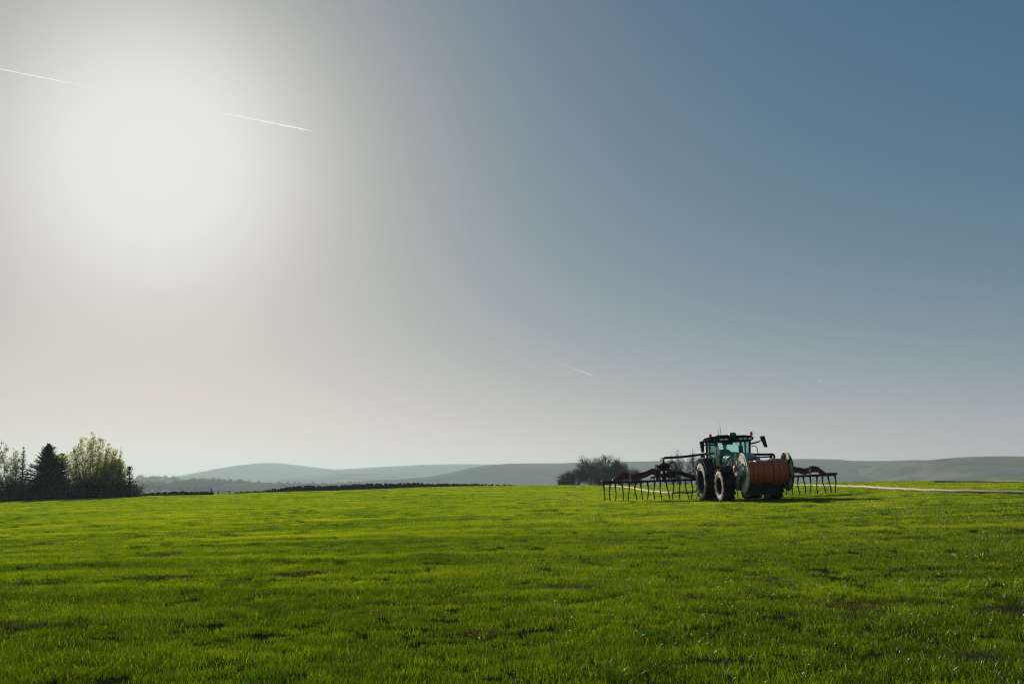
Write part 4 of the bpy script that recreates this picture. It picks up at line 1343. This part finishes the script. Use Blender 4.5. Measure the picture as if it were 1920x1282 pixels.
def fittings():
    # exhaust stack up the right-hand front pillar (left in the picture)
    e = mb().tube([(-0.78, -1.22, 1.40), (-0.80, -1.22, 1.68), (-0.82, -1.22, 2.42)], [0.06, 0.085, 0.085], 14)
    ex = e.build('exhaust_stack', CHROME, tractor)
    mb().tube([(-0.82, -1.22, 2.42), (-0.825, -1.22, 2.62), (-0.84, -1.19, 2.74)], [0.058, 0.055, 0.055], 12).build('exhaust_tip', BLACKM, ex)
    mb().tube([(-0.50, -1.25, 1.28), (-0.70, -1.25, 1.30), (-0.78, -1.22, 1.42)], 0.07, 10).build('exhaust_pipe', BLACKM, ex)
    # mirrors on arms
    for s, x1, z1 in ((-1, -1.46, 2.52), (1, 1.30, 2.64)):
        arm = mb().tube([(s * 0.82, -0.98, 2.50), (s * 1.12, -1.08, 2.52 if s < 0 else 2.56), (x1 - s * 0.02, -1.12, z1)], [0.04, 0.032, 0.02], 8).build('mirror_arm', BLACKP, tractor)
        tl = 0.06 if s < 0 else 0.28
        pts = [(x1 - 0.10, z1 + 0.17), (x1 + 0.11, z1 + 0.18), (x1 + 0.09 + (tl * 0.45 if s > 0 else -0.02), z1 - 0.33), (x1 - 0.04 + (tl * 0.45 if s > 0 else 0.0), z1 - 0.33)]
        h = mb().sheet([(x, -1.20, z) for x, z in pts], 0.13, (0, 1, 0)).build('mirror', BLACKP, arm, 0.03)
        mb().sheet([(x * 0.98 + 0.02 * x1, -1.068, z * 0.97 + 0.03 * (z1 - 0.1)) for x, z in pts], 0.004, (0, 1, 0)).build('mirror_glass', MIRROR_G, h)
    mb().tube([(-0.80, -1.00, 2.60), (-1.02, -1.12, 2.62), (-1.10, -1.14, 2.58)], [0.04, 0.035, 0.02], 8).build('light_arm', BLACKP, tractor)
    # hand rail by the left door and a small round mirror
    mb().tube([(0.82, -1.02, 2.38), (0.98, -1.04, 2.40), (1.06, -1.04, 2.30), (1.18, -1.02, 1.62), (1.10, -1.0, 1.45)], 0.018, 8).build('hand_rail', BLACKP, tractor)
    mb().lathe([(-0.05, 0.0), (-0.04, 0.08), (0.02, 0.10), (0.05, 0.0)], (1.24, -1.0, 1.66), 'y', 14).build('round_side_lamp', BLACKP, tractor)
    mb().tube([(-0.86, -0.90, 1.40), (-0.96, -0.95, 1.75), (-0.90, -0.98, 2.05)], 0.016, 8).build('hand_rail', STEEL, tractor)
    # rear fenders
    for s in (-1, 1):
        f = mb()
        ri, ro = 1.02, 1.05
        n = 16; rings = []
        for k in range(n + 1):
            an = R(18) + R(150) * k / n
            cy, cz = -math.cos(an), math.sin(an)
            rings.append([(s * 0.70, cy * ri, 0.92 + cz * ri), (s * 1.27, cy * ri, 0.92 + cz * ri), (s * 1.29, cy * (ri - 0.04), 0.92 + cz * (ri - 0.04)), (s * 1.30, cy * ro, 0.92 + cz * ro), (s * 0.70, cy * ro, 0.92 + cz * ro)])
        fd = f.loft(rings).build('rear_fender', BLACKP, tractor, 0, 50)
        g = mb(); rings = []
        for k in range(n + 1):
            an = R(22) + R(140) * k / n
            cy, cz = -math.cos(an), math.sin(an)
            rings.append([(s * 0.70, cy * 1.0, 0.92 + cz * 1.0), (s * 0.70, cy * 0.55, 1.0 + cz * 0.45), (s * 0.66, cy * 0.55, 1.0 + cz * 0.45), (s * 0.66, cy * 1.07, 0.92 + cz * 1.07), (s * 0.80, cy * 1.07, 0.92 + cz * 1.07), (s * 0.80, cy * 1.053, 0.92 + cz * 1.053)])
        g.loft(rings).build('inner_panel', GREEN, fd, 0, 50)
        mb().box((s * 1.12, 0.12, 2.03), (0.22, 0.08, 0.10)).build('rear_lamp', BLACKP, fd, 0.02)
        # front fenders
        q = mb(); rings = []
        for k in range(9):
            an = R(42) + R(80) * k / 8
            cy, cz = -math.cos(an), math.sin(an)
            rr = 0.83
            rings.append([(s * 0.80, -2.8 + cy * rr, 0.735 + cz * rr), (s * 1.27, -2.8 + cy * rr, 0.735 + cz * rr), (s * 1.28, -2.8 + cy * (rr + 0.022), 0.735 + cz * (rr + 0.022)), (s * 0.80, -2.8 + cy * (rr + 0.022), 0.735 + cz * (rr + 0.022))])
        ff = q.loft(rings).build('front_fender', BLACKP, tractor, 0, 50)
        mb().tube([(s * 0.62, -2.72, 0.82), (s * 0.70, -2.66, 1.35), (s * 0.90, -2.66, 1.545)], 0.03, 8).build('fender_stay', WHITEP if s < 0 else BLACKM, ff)
    # steering wheel, console and seat inside the cab
    col = mb().tube([(-0.02, -0.80, 1.22), (-0.02, -0.62, 1.86)], [0.09, 0.06], 10).build('steering_column', BLACKP, tractor)
    sw = mb()
    ring = []
    for k in range(25):
        a = 2 * PI * k / 24
        ring.append((-0.02 + 0.21 * math.cos(a), -0.60 + 0.19 * math.sin(a), 1.90 + 0.10 * math.sin(a)))
    sw.tube(ring, 0.018, 6, False)
    for a in (0.5, 2.64, 4.71): sw.tube([(-0.02, -0.60, 1.89), (-0.02 + 0.20 * math.cos(a), -0.60 + 0.18 * math.sin(a), 1.90 + 0.095 * math.sin(a))], 0.014, 6)
    sw.build('steering_wheel', BLACKP, col)
    se = mb().box((-0.10, 0.02, 1.62), (0.52, 0.50, 0.14)).build('seat', SEATM, tractor, 0.04)
    mb().box((-0.10, 0.28, 1.98), (0.48, 0.12, 0.66), taper=(0.85, 0.8)).build('backrest', SEATM, se, 0.04)
    mb().box((-0.10, 0.05, 1.40), (0.34, 0.36, 0.32)).build('seat_base', BLACKP, se)
    # front linkage
    l = mb()
    for s in (-1, 1):
        l.tube([(s * 0.28, -3.45, 0.78), (s * 0.34, -3.85, 0.62), (s * 0.40, -4.12, 0.70)], 0.055, 8)
        l.tube([(s * 0.25, -3.45, 1.05), (s * 0.33, -3.80, 0.70)], 0.045, 8)
    l.box((0, -3.50, 0.82), (0.72, 0.16, 0.62))
    l.build('front_linkage', BLACKM, tractor, 0.01)
    r_ = mb()
    for s in (-1, 1):
        r_.tube([(s * 0.42, 0.35, 0.72), (s * 0.46, 1.20, 0.60)], 0.05, 8); r_.tube([(s * 0.40, 0.45, 1.35), (s * 0.45, 0.95, 0.66)], 0.03, 8)
    r_.tube([(0, 0.45, 1.15), (0, 1.25, 1.20)], 0.04, 8)
    r_.build('rear_linkage', BLACKM, tractor)


fittings()


# ------------------------------------------------------------------ driver
def skin_person(name, joints, bones, mat, loc, rot, scale=1.0):
    me = bpy.data.meshes.new(name)
    me.from_pydata([j[0] for j in joints], bones, [])
    o = bpy.data.objects.new(name, me); COL.objects.link(o)
    sk = o.modifiers.new('skin', 'SKIN'); sk.use_smooth_shade = True
    for i, j in enumerate(joints):
        d = me.skin_vertices[0].data[i]; d.radius = j[1] if isinstance(j[1], tuple) else (j[1], j[1])
    me.skin_vertices[0].data[0].use_root = True
    ss = o.modifiers.new('sub', 'SUBSURF'); ss.levels = 1; ss.render_levels = 1
    dg = bpy.context.evaluated_depsgraph_get()
    ev = bpy.data.meshes.new_from_object(o.evaluated_get(dg))
    bpy.data.objects.remove(o)
    ev.materials.clear(); ev.materials.append(mat)
    ev.name = name
    r = bpy.data.objects.new(name, ev); COL.objects.link(r)
    r.matrix_world = loc @ rot
    return r


def driver():
    # tractor-local joints: sits on the seat at x=-0.10, faces -y, hands on the steering wheel
    J, B = [], []

    def j(p, r): J.append((p, r)); return len(J) - 1

    def bone(a, b): B.append((a, b))
    x0 = -0.10
    pel = j((x0, 0.10, 1.78), (0.155, 0.12)); sp = j((x0, 0.08, 1.96), (0.15, 0.105)); ch = j((x0, 0.03, 2.16), (0.165, 0.115)); nk = j((x0, 0.0, 2.31), 0.062)
    hd0 = j((x0, -0.02, 2.39), (0.078, 0.085)); hd1 = j((x0, -0.03, 2.47), (0.082, 0.098)); hd2 = j((x0, -0.02, 2.555), (0.060, 0.070))
    for a, b in ((pel, sp), (sp, ch), (ch, nk), (nk, hd0), (hd0, hd1), (hd1, hd2)): bone(a, b)
    nose = j((x0, -0.135, 2.45), 0.014); bone(hd1, nose)
    for s in (-1, 1):
        sh = j((x0 + s * 0.19, 0.02, 2.22), 0.075); el = j((x0 + s * 0.27, -0.14, 2.00), 0.052); wr = j((-0.02 + s * 0.19, -0.42, 1.96), 0.034); pm = j((-0.02 + s * 0.195, -0.50, 1.945), (0.040, 0.022))
        bone(ch, sh); bone(sh, el); bone(el, wr); bone(wr, pm)
        for k in range(4):
            f1 = j((-0.02 + s * (0.170 + 0.018 * k), -0.565, 1.945 - 0.004 * k), 0.0095); f2 = j((-0.02 + s * (0.172 + 0.018 * k), -0.600 + 0.006 * k, 1.905), 0.008)
            bone(pm, f1); bone(f1, f2)
        th = j((-0.02 + s * 0.155, -0.52, 1.965), 0.011); bone(pm, th)
        hp = j((x0 + s * 0.10, 0.02, 1.76), 0.095); kn = j((x0 + s * 0.16, -0.42, 1.76), 0.070); an = j((x0 + s * 0.15, -0.50, 1.34), 0.045); toe = j((x0 + s * 0.16, -0.68, 1.285), 0.042)
        bone(pel, hp); bone(hp, kn); bone(kn, an); bone(an, toe)
        ear = j((x0 + s * 0.088, -0.02, 2.46), 0.016); bone(hd1, ear)
    t = NT('driver_skin_and_overalls')
    z = t.n.new('ShaderNodeTexCoord'); sp_ = t.n.new('ShaderNodeSeparateXYZ'); t.l.new(z.outputs['Object'], sp_.inputs[0])
    f = t.math('GREATER_THAN', sp_.outputs[2], 2.315)
    fh = t.math('LESS_THAN', sp_.outputs[1], -0.44)
    fh = t.math('MULTIPLY', fh, t.math('GREATER_THAN', sp_.outputs[2], 1.86))
    f = t.math('MAXIMUM', f, fh)
    cl = t.ramp(t.noise(t.obj(), 14, 4), [(0.3, (0.018, 0.026, 0.05)), (0.7, (0.034, 0.046, 0.085))])
    p = t.node('ShaderNodeBsdfPrincipled', Base_Color=t.mixc(f, cl, (0.42, 0.24, 0.17, 1)), Roughness=0.8)
    d = skin_person('person', J, B, t.done(p), TM, Matrix.Identity(4))
    tag(d, 'person in dark overalls seated in the tractor cab, both hands on the steering wheel', 'person')
    h = mb().lathe([(0.0, 0.098), (0.03, 0.098), (0.075, 0.075), (0.10, 0.0)], (x0, -0.015, 2.505), 'z', 16).build('hair', surf('dark_hair', (0.02, 0.016, 0.012), 0.8), d)
    return d


driver()


# ------------------------------------------------------------------ hose reel on the front linkage
def reel():
    # in tractor axes: axis along x at y=-4.30, z=1.24
    o = Vector((0.24, -4.32, 1.235))
    root = empty('hose_reel', TM @ Vector((o.x, o.y, 0.0)), TROT, 'front-mounted reel wound with orange-brown hose between two dusty cream flanges', 'hose reel')
    cz = o.z
    hw = 0.93
    n = 40
    for s in (-1, 1):
        fl = mb().lathe([(s * (hw - 0.015), 0.12), (s * (hw - 0.015), 0.775), (s * (hw - 0.03), 0.79), (s * hw, 0.80), (s * (hw + 0.03), 0.79), (s * (hw + 0.012), 0.77), (s * (hw + 0.012), 0.12)], (0, 0, cz), 'x', 44).build('flange', CREAM, root)
        mb().tube([(s * hw, 0.79 * math.cos(2 * PI * k / 44), cz + 0.79 * math.sin(2 * PI * k / 44)) for k in range(45)], 0.024, 8, False).build('rim_tube', BLACKM if s > 0 else CREAM, fl)
        for k in range(6):
            a = 2 * PI * k / 6 + 0.35
            rb = mb()
            for (i, ss) in ((0, -s),):
                d = Vector((0, math.cos(a), math.sin(a))); e = Vector((0, -math.sin(a), math.cos(a)))
                p0 = Vector((s * (hw - 0.02), 0, cz)) + d * 0.40; p1 = Vector((s * (hw - 0.02), 0, cz)) + d * 0.76
                rb.sheet([p0 - e * 0.028, p0 + e * 0.028, p1 + e * 0.028, p1 - e * 0.028], 0.05, (-s, 0, 0))
            rb.build('spoke_rib', BLACKM if s > 0 else CREAM, fl)
        for k in range(6):
            a = 2 * PI * k / 6 + 0.1
            mb().tube([(s * (hw + 0.008), 0.66 * math.cos(a), cz + 0.66 * math.sin(a)), (s * (hw + 0.03), 0.66 * math.cos(a), cz + 0.66 * math.sin(a))], 0.022, 6).build('bolt', STEEL, fl)
    dr = mb().lathe([(-hw + 0.03, 0.34), (hw - 0.03, 0.34)], (0, 0, cz), 'x', 32).build('drum', BLACKM, root)
    rr = random.Random(4)
    k = 8; w = (2 * hw - 0.10) / k
    for i in range(k):
        x = -hw + 0.05 + w * (i + 0.5)
        rad = 0.465 + 0.035 * rr.random() + (0.035 if i in (5, 6) else 0)
        prof = []
        for q in range(13):
            a = PI * q / 12
            prof.append((-math.cos(a) * w * 0.515, rad - 0.05 + 0.058 * math.sin(a) ** 0.7))
        o_ = mb().lathe(prof, (0, 0, 0), 'x', 40).build('hose_wrap', HOSE_O, root)
        o_.location = (x, 0, cz + rr.gauss(0, 0.006)); o_.rotation_euler = (0, 0, R(rr.gauss(3.5, 1.2)))
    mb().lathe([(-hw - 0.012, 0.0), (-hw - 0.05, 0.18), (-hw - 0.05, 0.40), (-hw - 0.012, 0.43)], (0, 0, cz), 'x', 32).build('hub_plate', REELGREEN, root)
    # hub motor, bearing and carrying arms
    hm = mb().tube([(-hw - 0.02, 0, cz), (-hw - 0.16, 0, cz)], 0.17, 18); hm.tube([(-hw - 0.16, 0, cz), (-hw - 0.30, 0, cz)], 0.11, 14)
    hub = hm.build('hub_motor', WHITEP, root)
    mb().box((-hw - 0.27, 0.10, cz + 0.16), (0.16, 0.22, 0.20)).build('valve_block', REDP, hub, 0.02)
    mb().tube([(-hw - 0.25, 0.1, cz + 0.26), (-hw - 0.30, 0.30, cz + 0.62), (-hw - 0.24, 0.62, cz + 0.55), (-hw - 0.10, 0.95, cz + 0.1)], 0.022, 8).build('hydraulic_hose', HOSE_B, hub)
    mb().tube([(-hw - 0.22, 0.16, cz + 0.26), (-hw - 0.20, 0.30, cz + 0.78), (-hw - 0.12, 0.42, cz + 0.80)], 0.020, 8).build('hydraulic_hose', WHITEP, hub)
    for s in (-1, 1):
        x = s * (hw + 0.11)
        mb().sheet([(x, -0.14, cz - 0.14), (x, 0.02, cz + 0.16), (x, 0.18, cz + 0.12), (x, 0.62, cz - 0.52), (x, 0.50, cz - 0.72), (x, 0.30, cz - 0.72)], 0.07 * s, (1, 0, 0)).build('side_arm', REELGREEN, root, 0.01)
    b = mb().box((0, 0.42, cz - 0.62), (2 * hw + 0.36, 0.20, 0.20)); b.box((0, 0.42, cz - 0.30), (0.95, 0.14, 0.5)); b.box((0, 0.44, cz - 0.05), (0.6, 0.10, 0.3))
    b.box((0, 0.36, cz - 0.82), (1.5, 0.12, 0.22))
    b.build('headstock', BLACKM, root, 0.01)
    gd = mb().tube([(-0.2, 0.50, cz + 0.05), (-0.2, 0.55, cz + 0.62), (0.55, 0.55, cz + 0.62)], 0.035, 8)
    gd.build('hose_guide', BLACKM, root)
    mb().tube([(0.55 + 0.10 * math.cos(a), 0.55 - 0.02, cz + 0.62 + 0.10 * math.sin(a)) for a in [2 * PI * q / 16 for q in range(17)]], 0.030, 8, False).build('guide_ring', BLACKM, root)
    tip = mb().box((hw - 0.12, -0.1, cz + 0.68), (0.05, 0.05, 0.16)).build('latch', BLACKM, root)
    return root


reel()


# ------------------------------------------------------------------ slurry spreader boom behind the tractor
def spreader():
    bx, by = 10.03, 48.25
    gz0 = float(land(np.array([bx]), np.array([by]))[0])
    gl = float(land(np.array([bx - 5.6]), np.array([by - 0.4]))[0]); gr = float(land(np.array([bx + 5.6]), np.array([by + 0.4]))[0])
    roll = -math.atan((gr - gl) / 11.2)
    root = empty('slurry_spreader', (bx, by, gz0), (0, roll, R(4.5)), 'wide slurry spreader boom with maroon hose bundles and hanging black drop hoses behind the tractor', 'spreader')
    HB = 0.96
    L = 5.72
    beam = mb()
    for s in (-1, 1):
        beam.box((s * (0.9 + (L - 0.9) / 2), 0, HB), (L - 0.9, 0.10, 0.10))
    beam.box((0, 0, HB), (1.9, 0.14, 0.16))
    beam.build('boom', BLACKM, root, 0.008)
    fr = mb()
    for s in (-1, 1):
        fr.box((s * 0.45, -0.1, 1.15), (0.10, 0.10, 1.1)); fr.tube([(s * 0.45, -0.1, 1.62), (s * 0.1, -0.25, 1.9)], 0.05, 8)
        fr.tube([(s * 0.45, -0.1, 0.7), (s * 0.42, -0.95, 0.62)], 0.05, 8)
    fr.box((0, -0.1, 0.65), (1.0, 0.1, 0.12)); fr.box((0, -0.1, 1.62), (1.0, 0.1, 0.12))
    fr.build('headstock', BLACKM, root, 0.008)
    rnd = random.Random(21)
    N = 38
    for i in range(N):
        x = -L + 0.04 + (2 * L - 0.08) * i / (N - 1)
        g = float(land(np.array([bx + x]), np.array([by + x * 0.078]))[0]) - gz0 - math.tan(-roll) * x
        sag = [Vector((x, 0.02, HB + 0.06))]
        dx = rnd.gauss(0.0, 0.02); pth = []
        z1 = g + 0.02 + (0.05 * rnd.random())
        lean = rnd.gauss(0.06 if x > 0 else 0.0, 0.07)
        for q in range(9):
            t = q / 8
            z = HB - 0.02 + (z1 - HB + 0.02) * t
            pth.append((x + lean * t * t + 0.03 * math.sin(t * (4 + i % 3) + i * 1.7), 0.04 + 0.08 * t * t + 0.01 * math.sin(3 * t + i), z))
        dh = mb().tube(pth, [0.036] * 3 + [0.028] * 6, 7).build('drop_hose', HOSE_B, root)
        mb().tube([pth[0], pth[1], pth[2]], [0.044, 0.046, 0.034], 8).build('outlet', BLACKM, dh)
    # distributor heads with hose bundles running out to the outlets
    for s in (-1, 1):
        cx = s * 2.72
        hd = mb().tube([(cx, 0, 1.42), (cx, 0, 1.70)], [0.24, 0.31], 16); hd.tube([(cx, 0, 1.70), (cx, 0, 1.80)], [0.31, 0.14], 16); hd.tube([(cx, 0, 1.80), (cx, 0, 1.98)], 0.05, 10)
        H = hd.build('distributor', BLACKM, root)
        mb().tube([(cx - 0.12, 0.02, 1.86), (cx - 0.12, 0.02, 1.98), (cx - 0.05, 0.02, 2.06), (cx + 0.02, 0.02, 1.98)], 0.028, 8).build('breather', BLACKM, H)
        mb().box((cx, 0.0, 1.15), (0.10, 0.12, 0.52)).build('stand', BLACKM, H)
        for k in range(10):
            a = 2 * PI * k / 10
            x0, y0 = cx + 0.28 * math.cos(a), 0.28 * math.sin(a)
            tgt = cx + (k - 4.5) * 0.145
            mb().tube([(x0, y0, 1.50), (x0 + 0.12 * math.cos(a), y0 * 1.5, 1.40 - 0.02 * k % 3), (x0 * 0.5 + tgt * 0.5, y0 * 0.9, 1.20), (tgt, 0.03, HB + 0.16), (tgt, 0.02, HB + 0.02)], 0.042, 7).build('feed_hose', HOSE_R if k % 2 == 0 else HOSE_B, H)
        mb().tube([(cx + 0.28, 0.05, 1.74), (cx + 0.46, 0.05, 1.86), (cx + 0.60, 0.05, 1.74), (cx + 0.60, 0.05, 1.48), (cx + 0.44, 0.05, 1.30), (cx + 0.18, 0.05, 1.27)], 0.042, 8).build('loop_hose', HOSE_B, H)
        mb().tube([(cx - 0.26, 0.05, 1.60), (cx - 0.40, 0.05, 1.72), (cx - 0.42, 0.05, 1.45)], 0.032, 8).build('loop_hose', HOSE_B, H)
        # outer bundle: humps over the supports, thinning towards the tip
        path = [(0.25, 1.34), (0.6, 1.48), (1.05, 1.30), (1.45, 1.22), (1.85, 1.32), (2.15, 1.30), (2.45, 1.12), (2.75, 1.04), (3.0, 1.02)]
        for k in range(8):
            n_ = len(path) if k < 3 else len(path) - k // 2
            n_ = max(5, n_)
            oy = 0.085 * (k % 3 - 1); oz = 0.082 * (k // 3) - 0.13
            pts = []
            for q in range((n_ - 1) * 3 + 1):
                i0 = min(q // 3, n_ - 2); f = q / 3 - i0
                f = f * f * (3 - 2 * f) * 0.5 + f * 0.5
                xx = path[i0][0] + (path[i0 + 1][0] - path[i0][0]) * (q / 3 - i0); zz = path[i0][1] + (path[i0 + 1][1] - path[i0][1]) * f
                pts.append((cx + s * xx, oy + 0.05 * math.sin(q * 0.7 + k * 1.9), max(zz + oz + 0.035 * math.sin(q * 0.55 + k * 2.3), HB + 0.07)))
            pts.append((pts[-1][0] + s * 0.07, 0.03, HB + 0.05))
            mb().tube(pts, 0.042, 8).build('bundled_hose', HOSE_R if k % 3 != 1 else HOSE_B, root)
        # inner bundle back towards the tractor
        for k in range(6):
            oy = 0.08 * (k % 3 - 1); oz = 0.08 * (k // 3) - 0.09
            pts = [(cx - s * (0.25 + 0.28 * q), oy, 1.36 + 0.06 * math.sin(q * 1.1) - 0.035 * q + oz + 0.03 * math.sin(q * 0.9 + k * 2.1)) for q in range(8 - k % 3)]
            mb().tube(pts, 0.046, 8).build('bundled_hose', HOSE_R if k % 2 else HOSE_B, root)
        # upright hose supports
        for xx, h0, h1 in ((1.68, HB, 1.44), (0.34, HB, 1.72)):
            mb().box((cx + s * xx, -0.10, (h0 + h1) / 2), (0.09, 0.06, h1 - h0)).build('hose_support', STEEL if xx > 1 else BLACKM, root, 0.01)
        # feed pipe from the tractor to the distributor
        mb().tube([(cx, 0, 1.97), (cx - s * 0.05, -0.02, 2.04), (cx - s * 0.9, -0.06, 2.06), (cx - s * 1.7, -0.10, 2.13), (s * 0.30, -0.15, 2.20), (s * 0.12, -0.2, 2.05), (s * 0.10, -0.25, 1.5)], 0.058, 10).build('feed_pipe', HOSE_B, root)
        # folding ram and truss rod
        mb().tube([(s * 0.45, -0.06, 1.55), (cx * 0.62, -0.04, 1.25), (cx * 0.95, -0.03, 1.06)], 0.028, 8).build('folding_ram', STEEL, root)
    return root


spreader()


# ------------------------------------------------------------------ drag hoses lying in the grass
def drag_hose(label, pix, rad):
    pts = []
    P = [hit(u, v) for u, v in pix]
    for a, b in zip(P[:-1], P[1:]):
        n = max(2, int((b - a).length / 0.7))
        for k in range(n):
            q = a.lerp(b, k / n); pts.append((q.x, q.y))
    pts.append((P[-1].x, P[-1].y))
    xy = np.array(pts)
    for _ in range(6):
        xy[1:-1] = (xy[:-2] + 2 * xy[1:-1] + xy[2:]) / 4
    z = ground(xy[:, 0], xy[:, 1]) + rad * 0.9 + 0.05
    o0 = Vector((xy[0, 0], xy[0, 1], z[0]))
    m = mb().tube([(x - o0.x, y - o0.y, zz - o0.z) for (x, y), zz in zip(xy, z)], rad, 8)
    o = m.build('drag_hose', HOSE_C, None); o.location = o0
    tag(o, label, 'hose', 'pale drag hoses lying in the grass')
    return o


drag_hose('pale drag hose curving left from the rear tractor wheel under the boom', [(1318, 921.5), (1300, 924.5), (1285, 927), (1262, 927.4), (1240, 925.6), (1212, 922.6), (1192, 918), (1172, 914.6), (1150, 913.2), (1132, 912.6)], 0.065)
drag_hose('pale drag hose running right from behind the reel out of the picture', [(1470, 911.6), (1500, 911.8), (1560, 912.8), (1600, 914.6), (1640, 917.6), (1690, 921), (1760, 924), (1840, 926), (1930, 928), (2100, 931)], 0.060)
drag_hose('thin pale hose on the skyline at the far right', [(1752, 905.6), (1800, 905.2), (1860, 905.2), (1930, 905.9), (2050, 906.5)], 0.065)


# ------------------------------------------------------------------ contrails high above
def contrail_mat(name, dens):
    mt = bpy.data.materials.new(name); mt.use_nodes = True
    n, l = mt.node_tree.nodes, mt.node_tree.links
    n.clear()
    out = n.new('ShaderNodeOutputMaterial'); vsn = n.new('ShaderNodeVolumeScatter')
    vsn.inputs['Color'].default_value = (1, 1, 1, 1)
    vsn.inputs['Density'].default_value = dens
    vsn.inputs['Anisotropy'].default_value = 0.6
    l.new(vsn.outputs[0], out.inputs['Volume'])
    return mt


def contrail(label, a, b, dist, prof, dens):
    """a thin rope of ice cloud, real size at its real height; prof gives its radius from tail to head"""
    p, q = at(a[0], a[1], dist), at(b[0], b[1], dist * 0.97)
    n = 24
    pts, rr = [], []
    rd = random.Random(int(a[0]) + 5)
    for k in range(n + 1):
        t = k / n
        pts.append(p.lerp(q, t) - p + Vector((0, 0, rd.gauss(0, 0.4))))
        rr.append(float(np.interp(t, [x for x, _ in prof], [y for _, y in prof])) * (0.9 + 0.2 * rd.random()))
    o = mb().tube(pts, rr, 8).build('contrail', contrail_mat('contrail_ice', dens), None)
    o.location = p
    tag(o, label, 'contrail', 'contrails in the sky')


contrail('long white contrail crossing the bright haze, its head right of the sun glow', (-60, 118), (586, 246), 9500, [(0, 6), (0.25, 4.5), (0.37, 1.5), (0.42, 0.5), (0.66, 0.5), (0.72, 2.5), (0.85, 5.5), (0.97, 7), (1, 3)], 0.009)
contrail('short slanting contrail low in the middle of the sky', (1030, 675), (1113, 704), 14000, [(0, 2), (0.5, 5), (0.95, 8.5), (1, 4)], 0.011)
contrail('tiny bright contrail fleck low in the right of the sky', (1533, 710), (1541, 718), 14000, [(0, 3), (0.6, 8), (1, 4)], 0.006)
contrail('faint short contrail low on the left, above the far hill', (318, 771), (336, 776), 15000, [(0, 3), (0.6, 6), (1, 4)], 0.003)

# ------------------------------------------------------------------ the hazy air
def build_haze():
    s, z0, z1 = 6400.0, -21.0, 96.0
    v = [(x, y, z) for z in (z0, z1) for y in (-s, s) for x in (-s, s)]
    q = [[0, 2, 3, 1], [4, 5, 7, 6], [0, 1, 5, 4], [1, 3, 7, 5], [3, 2, 6, 7], [2, 0, 4, 6]]
    me = np_mesh('haze', np.array(v), quads=q, smooth=False)
    m = bpy.data.materials.new('haze_air'); m.use_nodes = True
    n, l = m.node_tree.nodes, m.node_tree.links
    n.clear()
    out = n.new('ShaderNodeOutputMaterial'); pv = n.new('ShaderNodeVolumePrincipled')
    pv.inputs['Color'].default_value = (0.60, 0.75, 0.765, 1)
    pv.inputs['Density'].default_value = 1.95e-4
    pv.inputs['Anisotropy'].default_value = 0.31
    l.new(pv.outputs[0], out.inputs['Volume'])
    o = link_mesh('haze', me, m)
    o['kind'] = 'stuff'


build_haze()
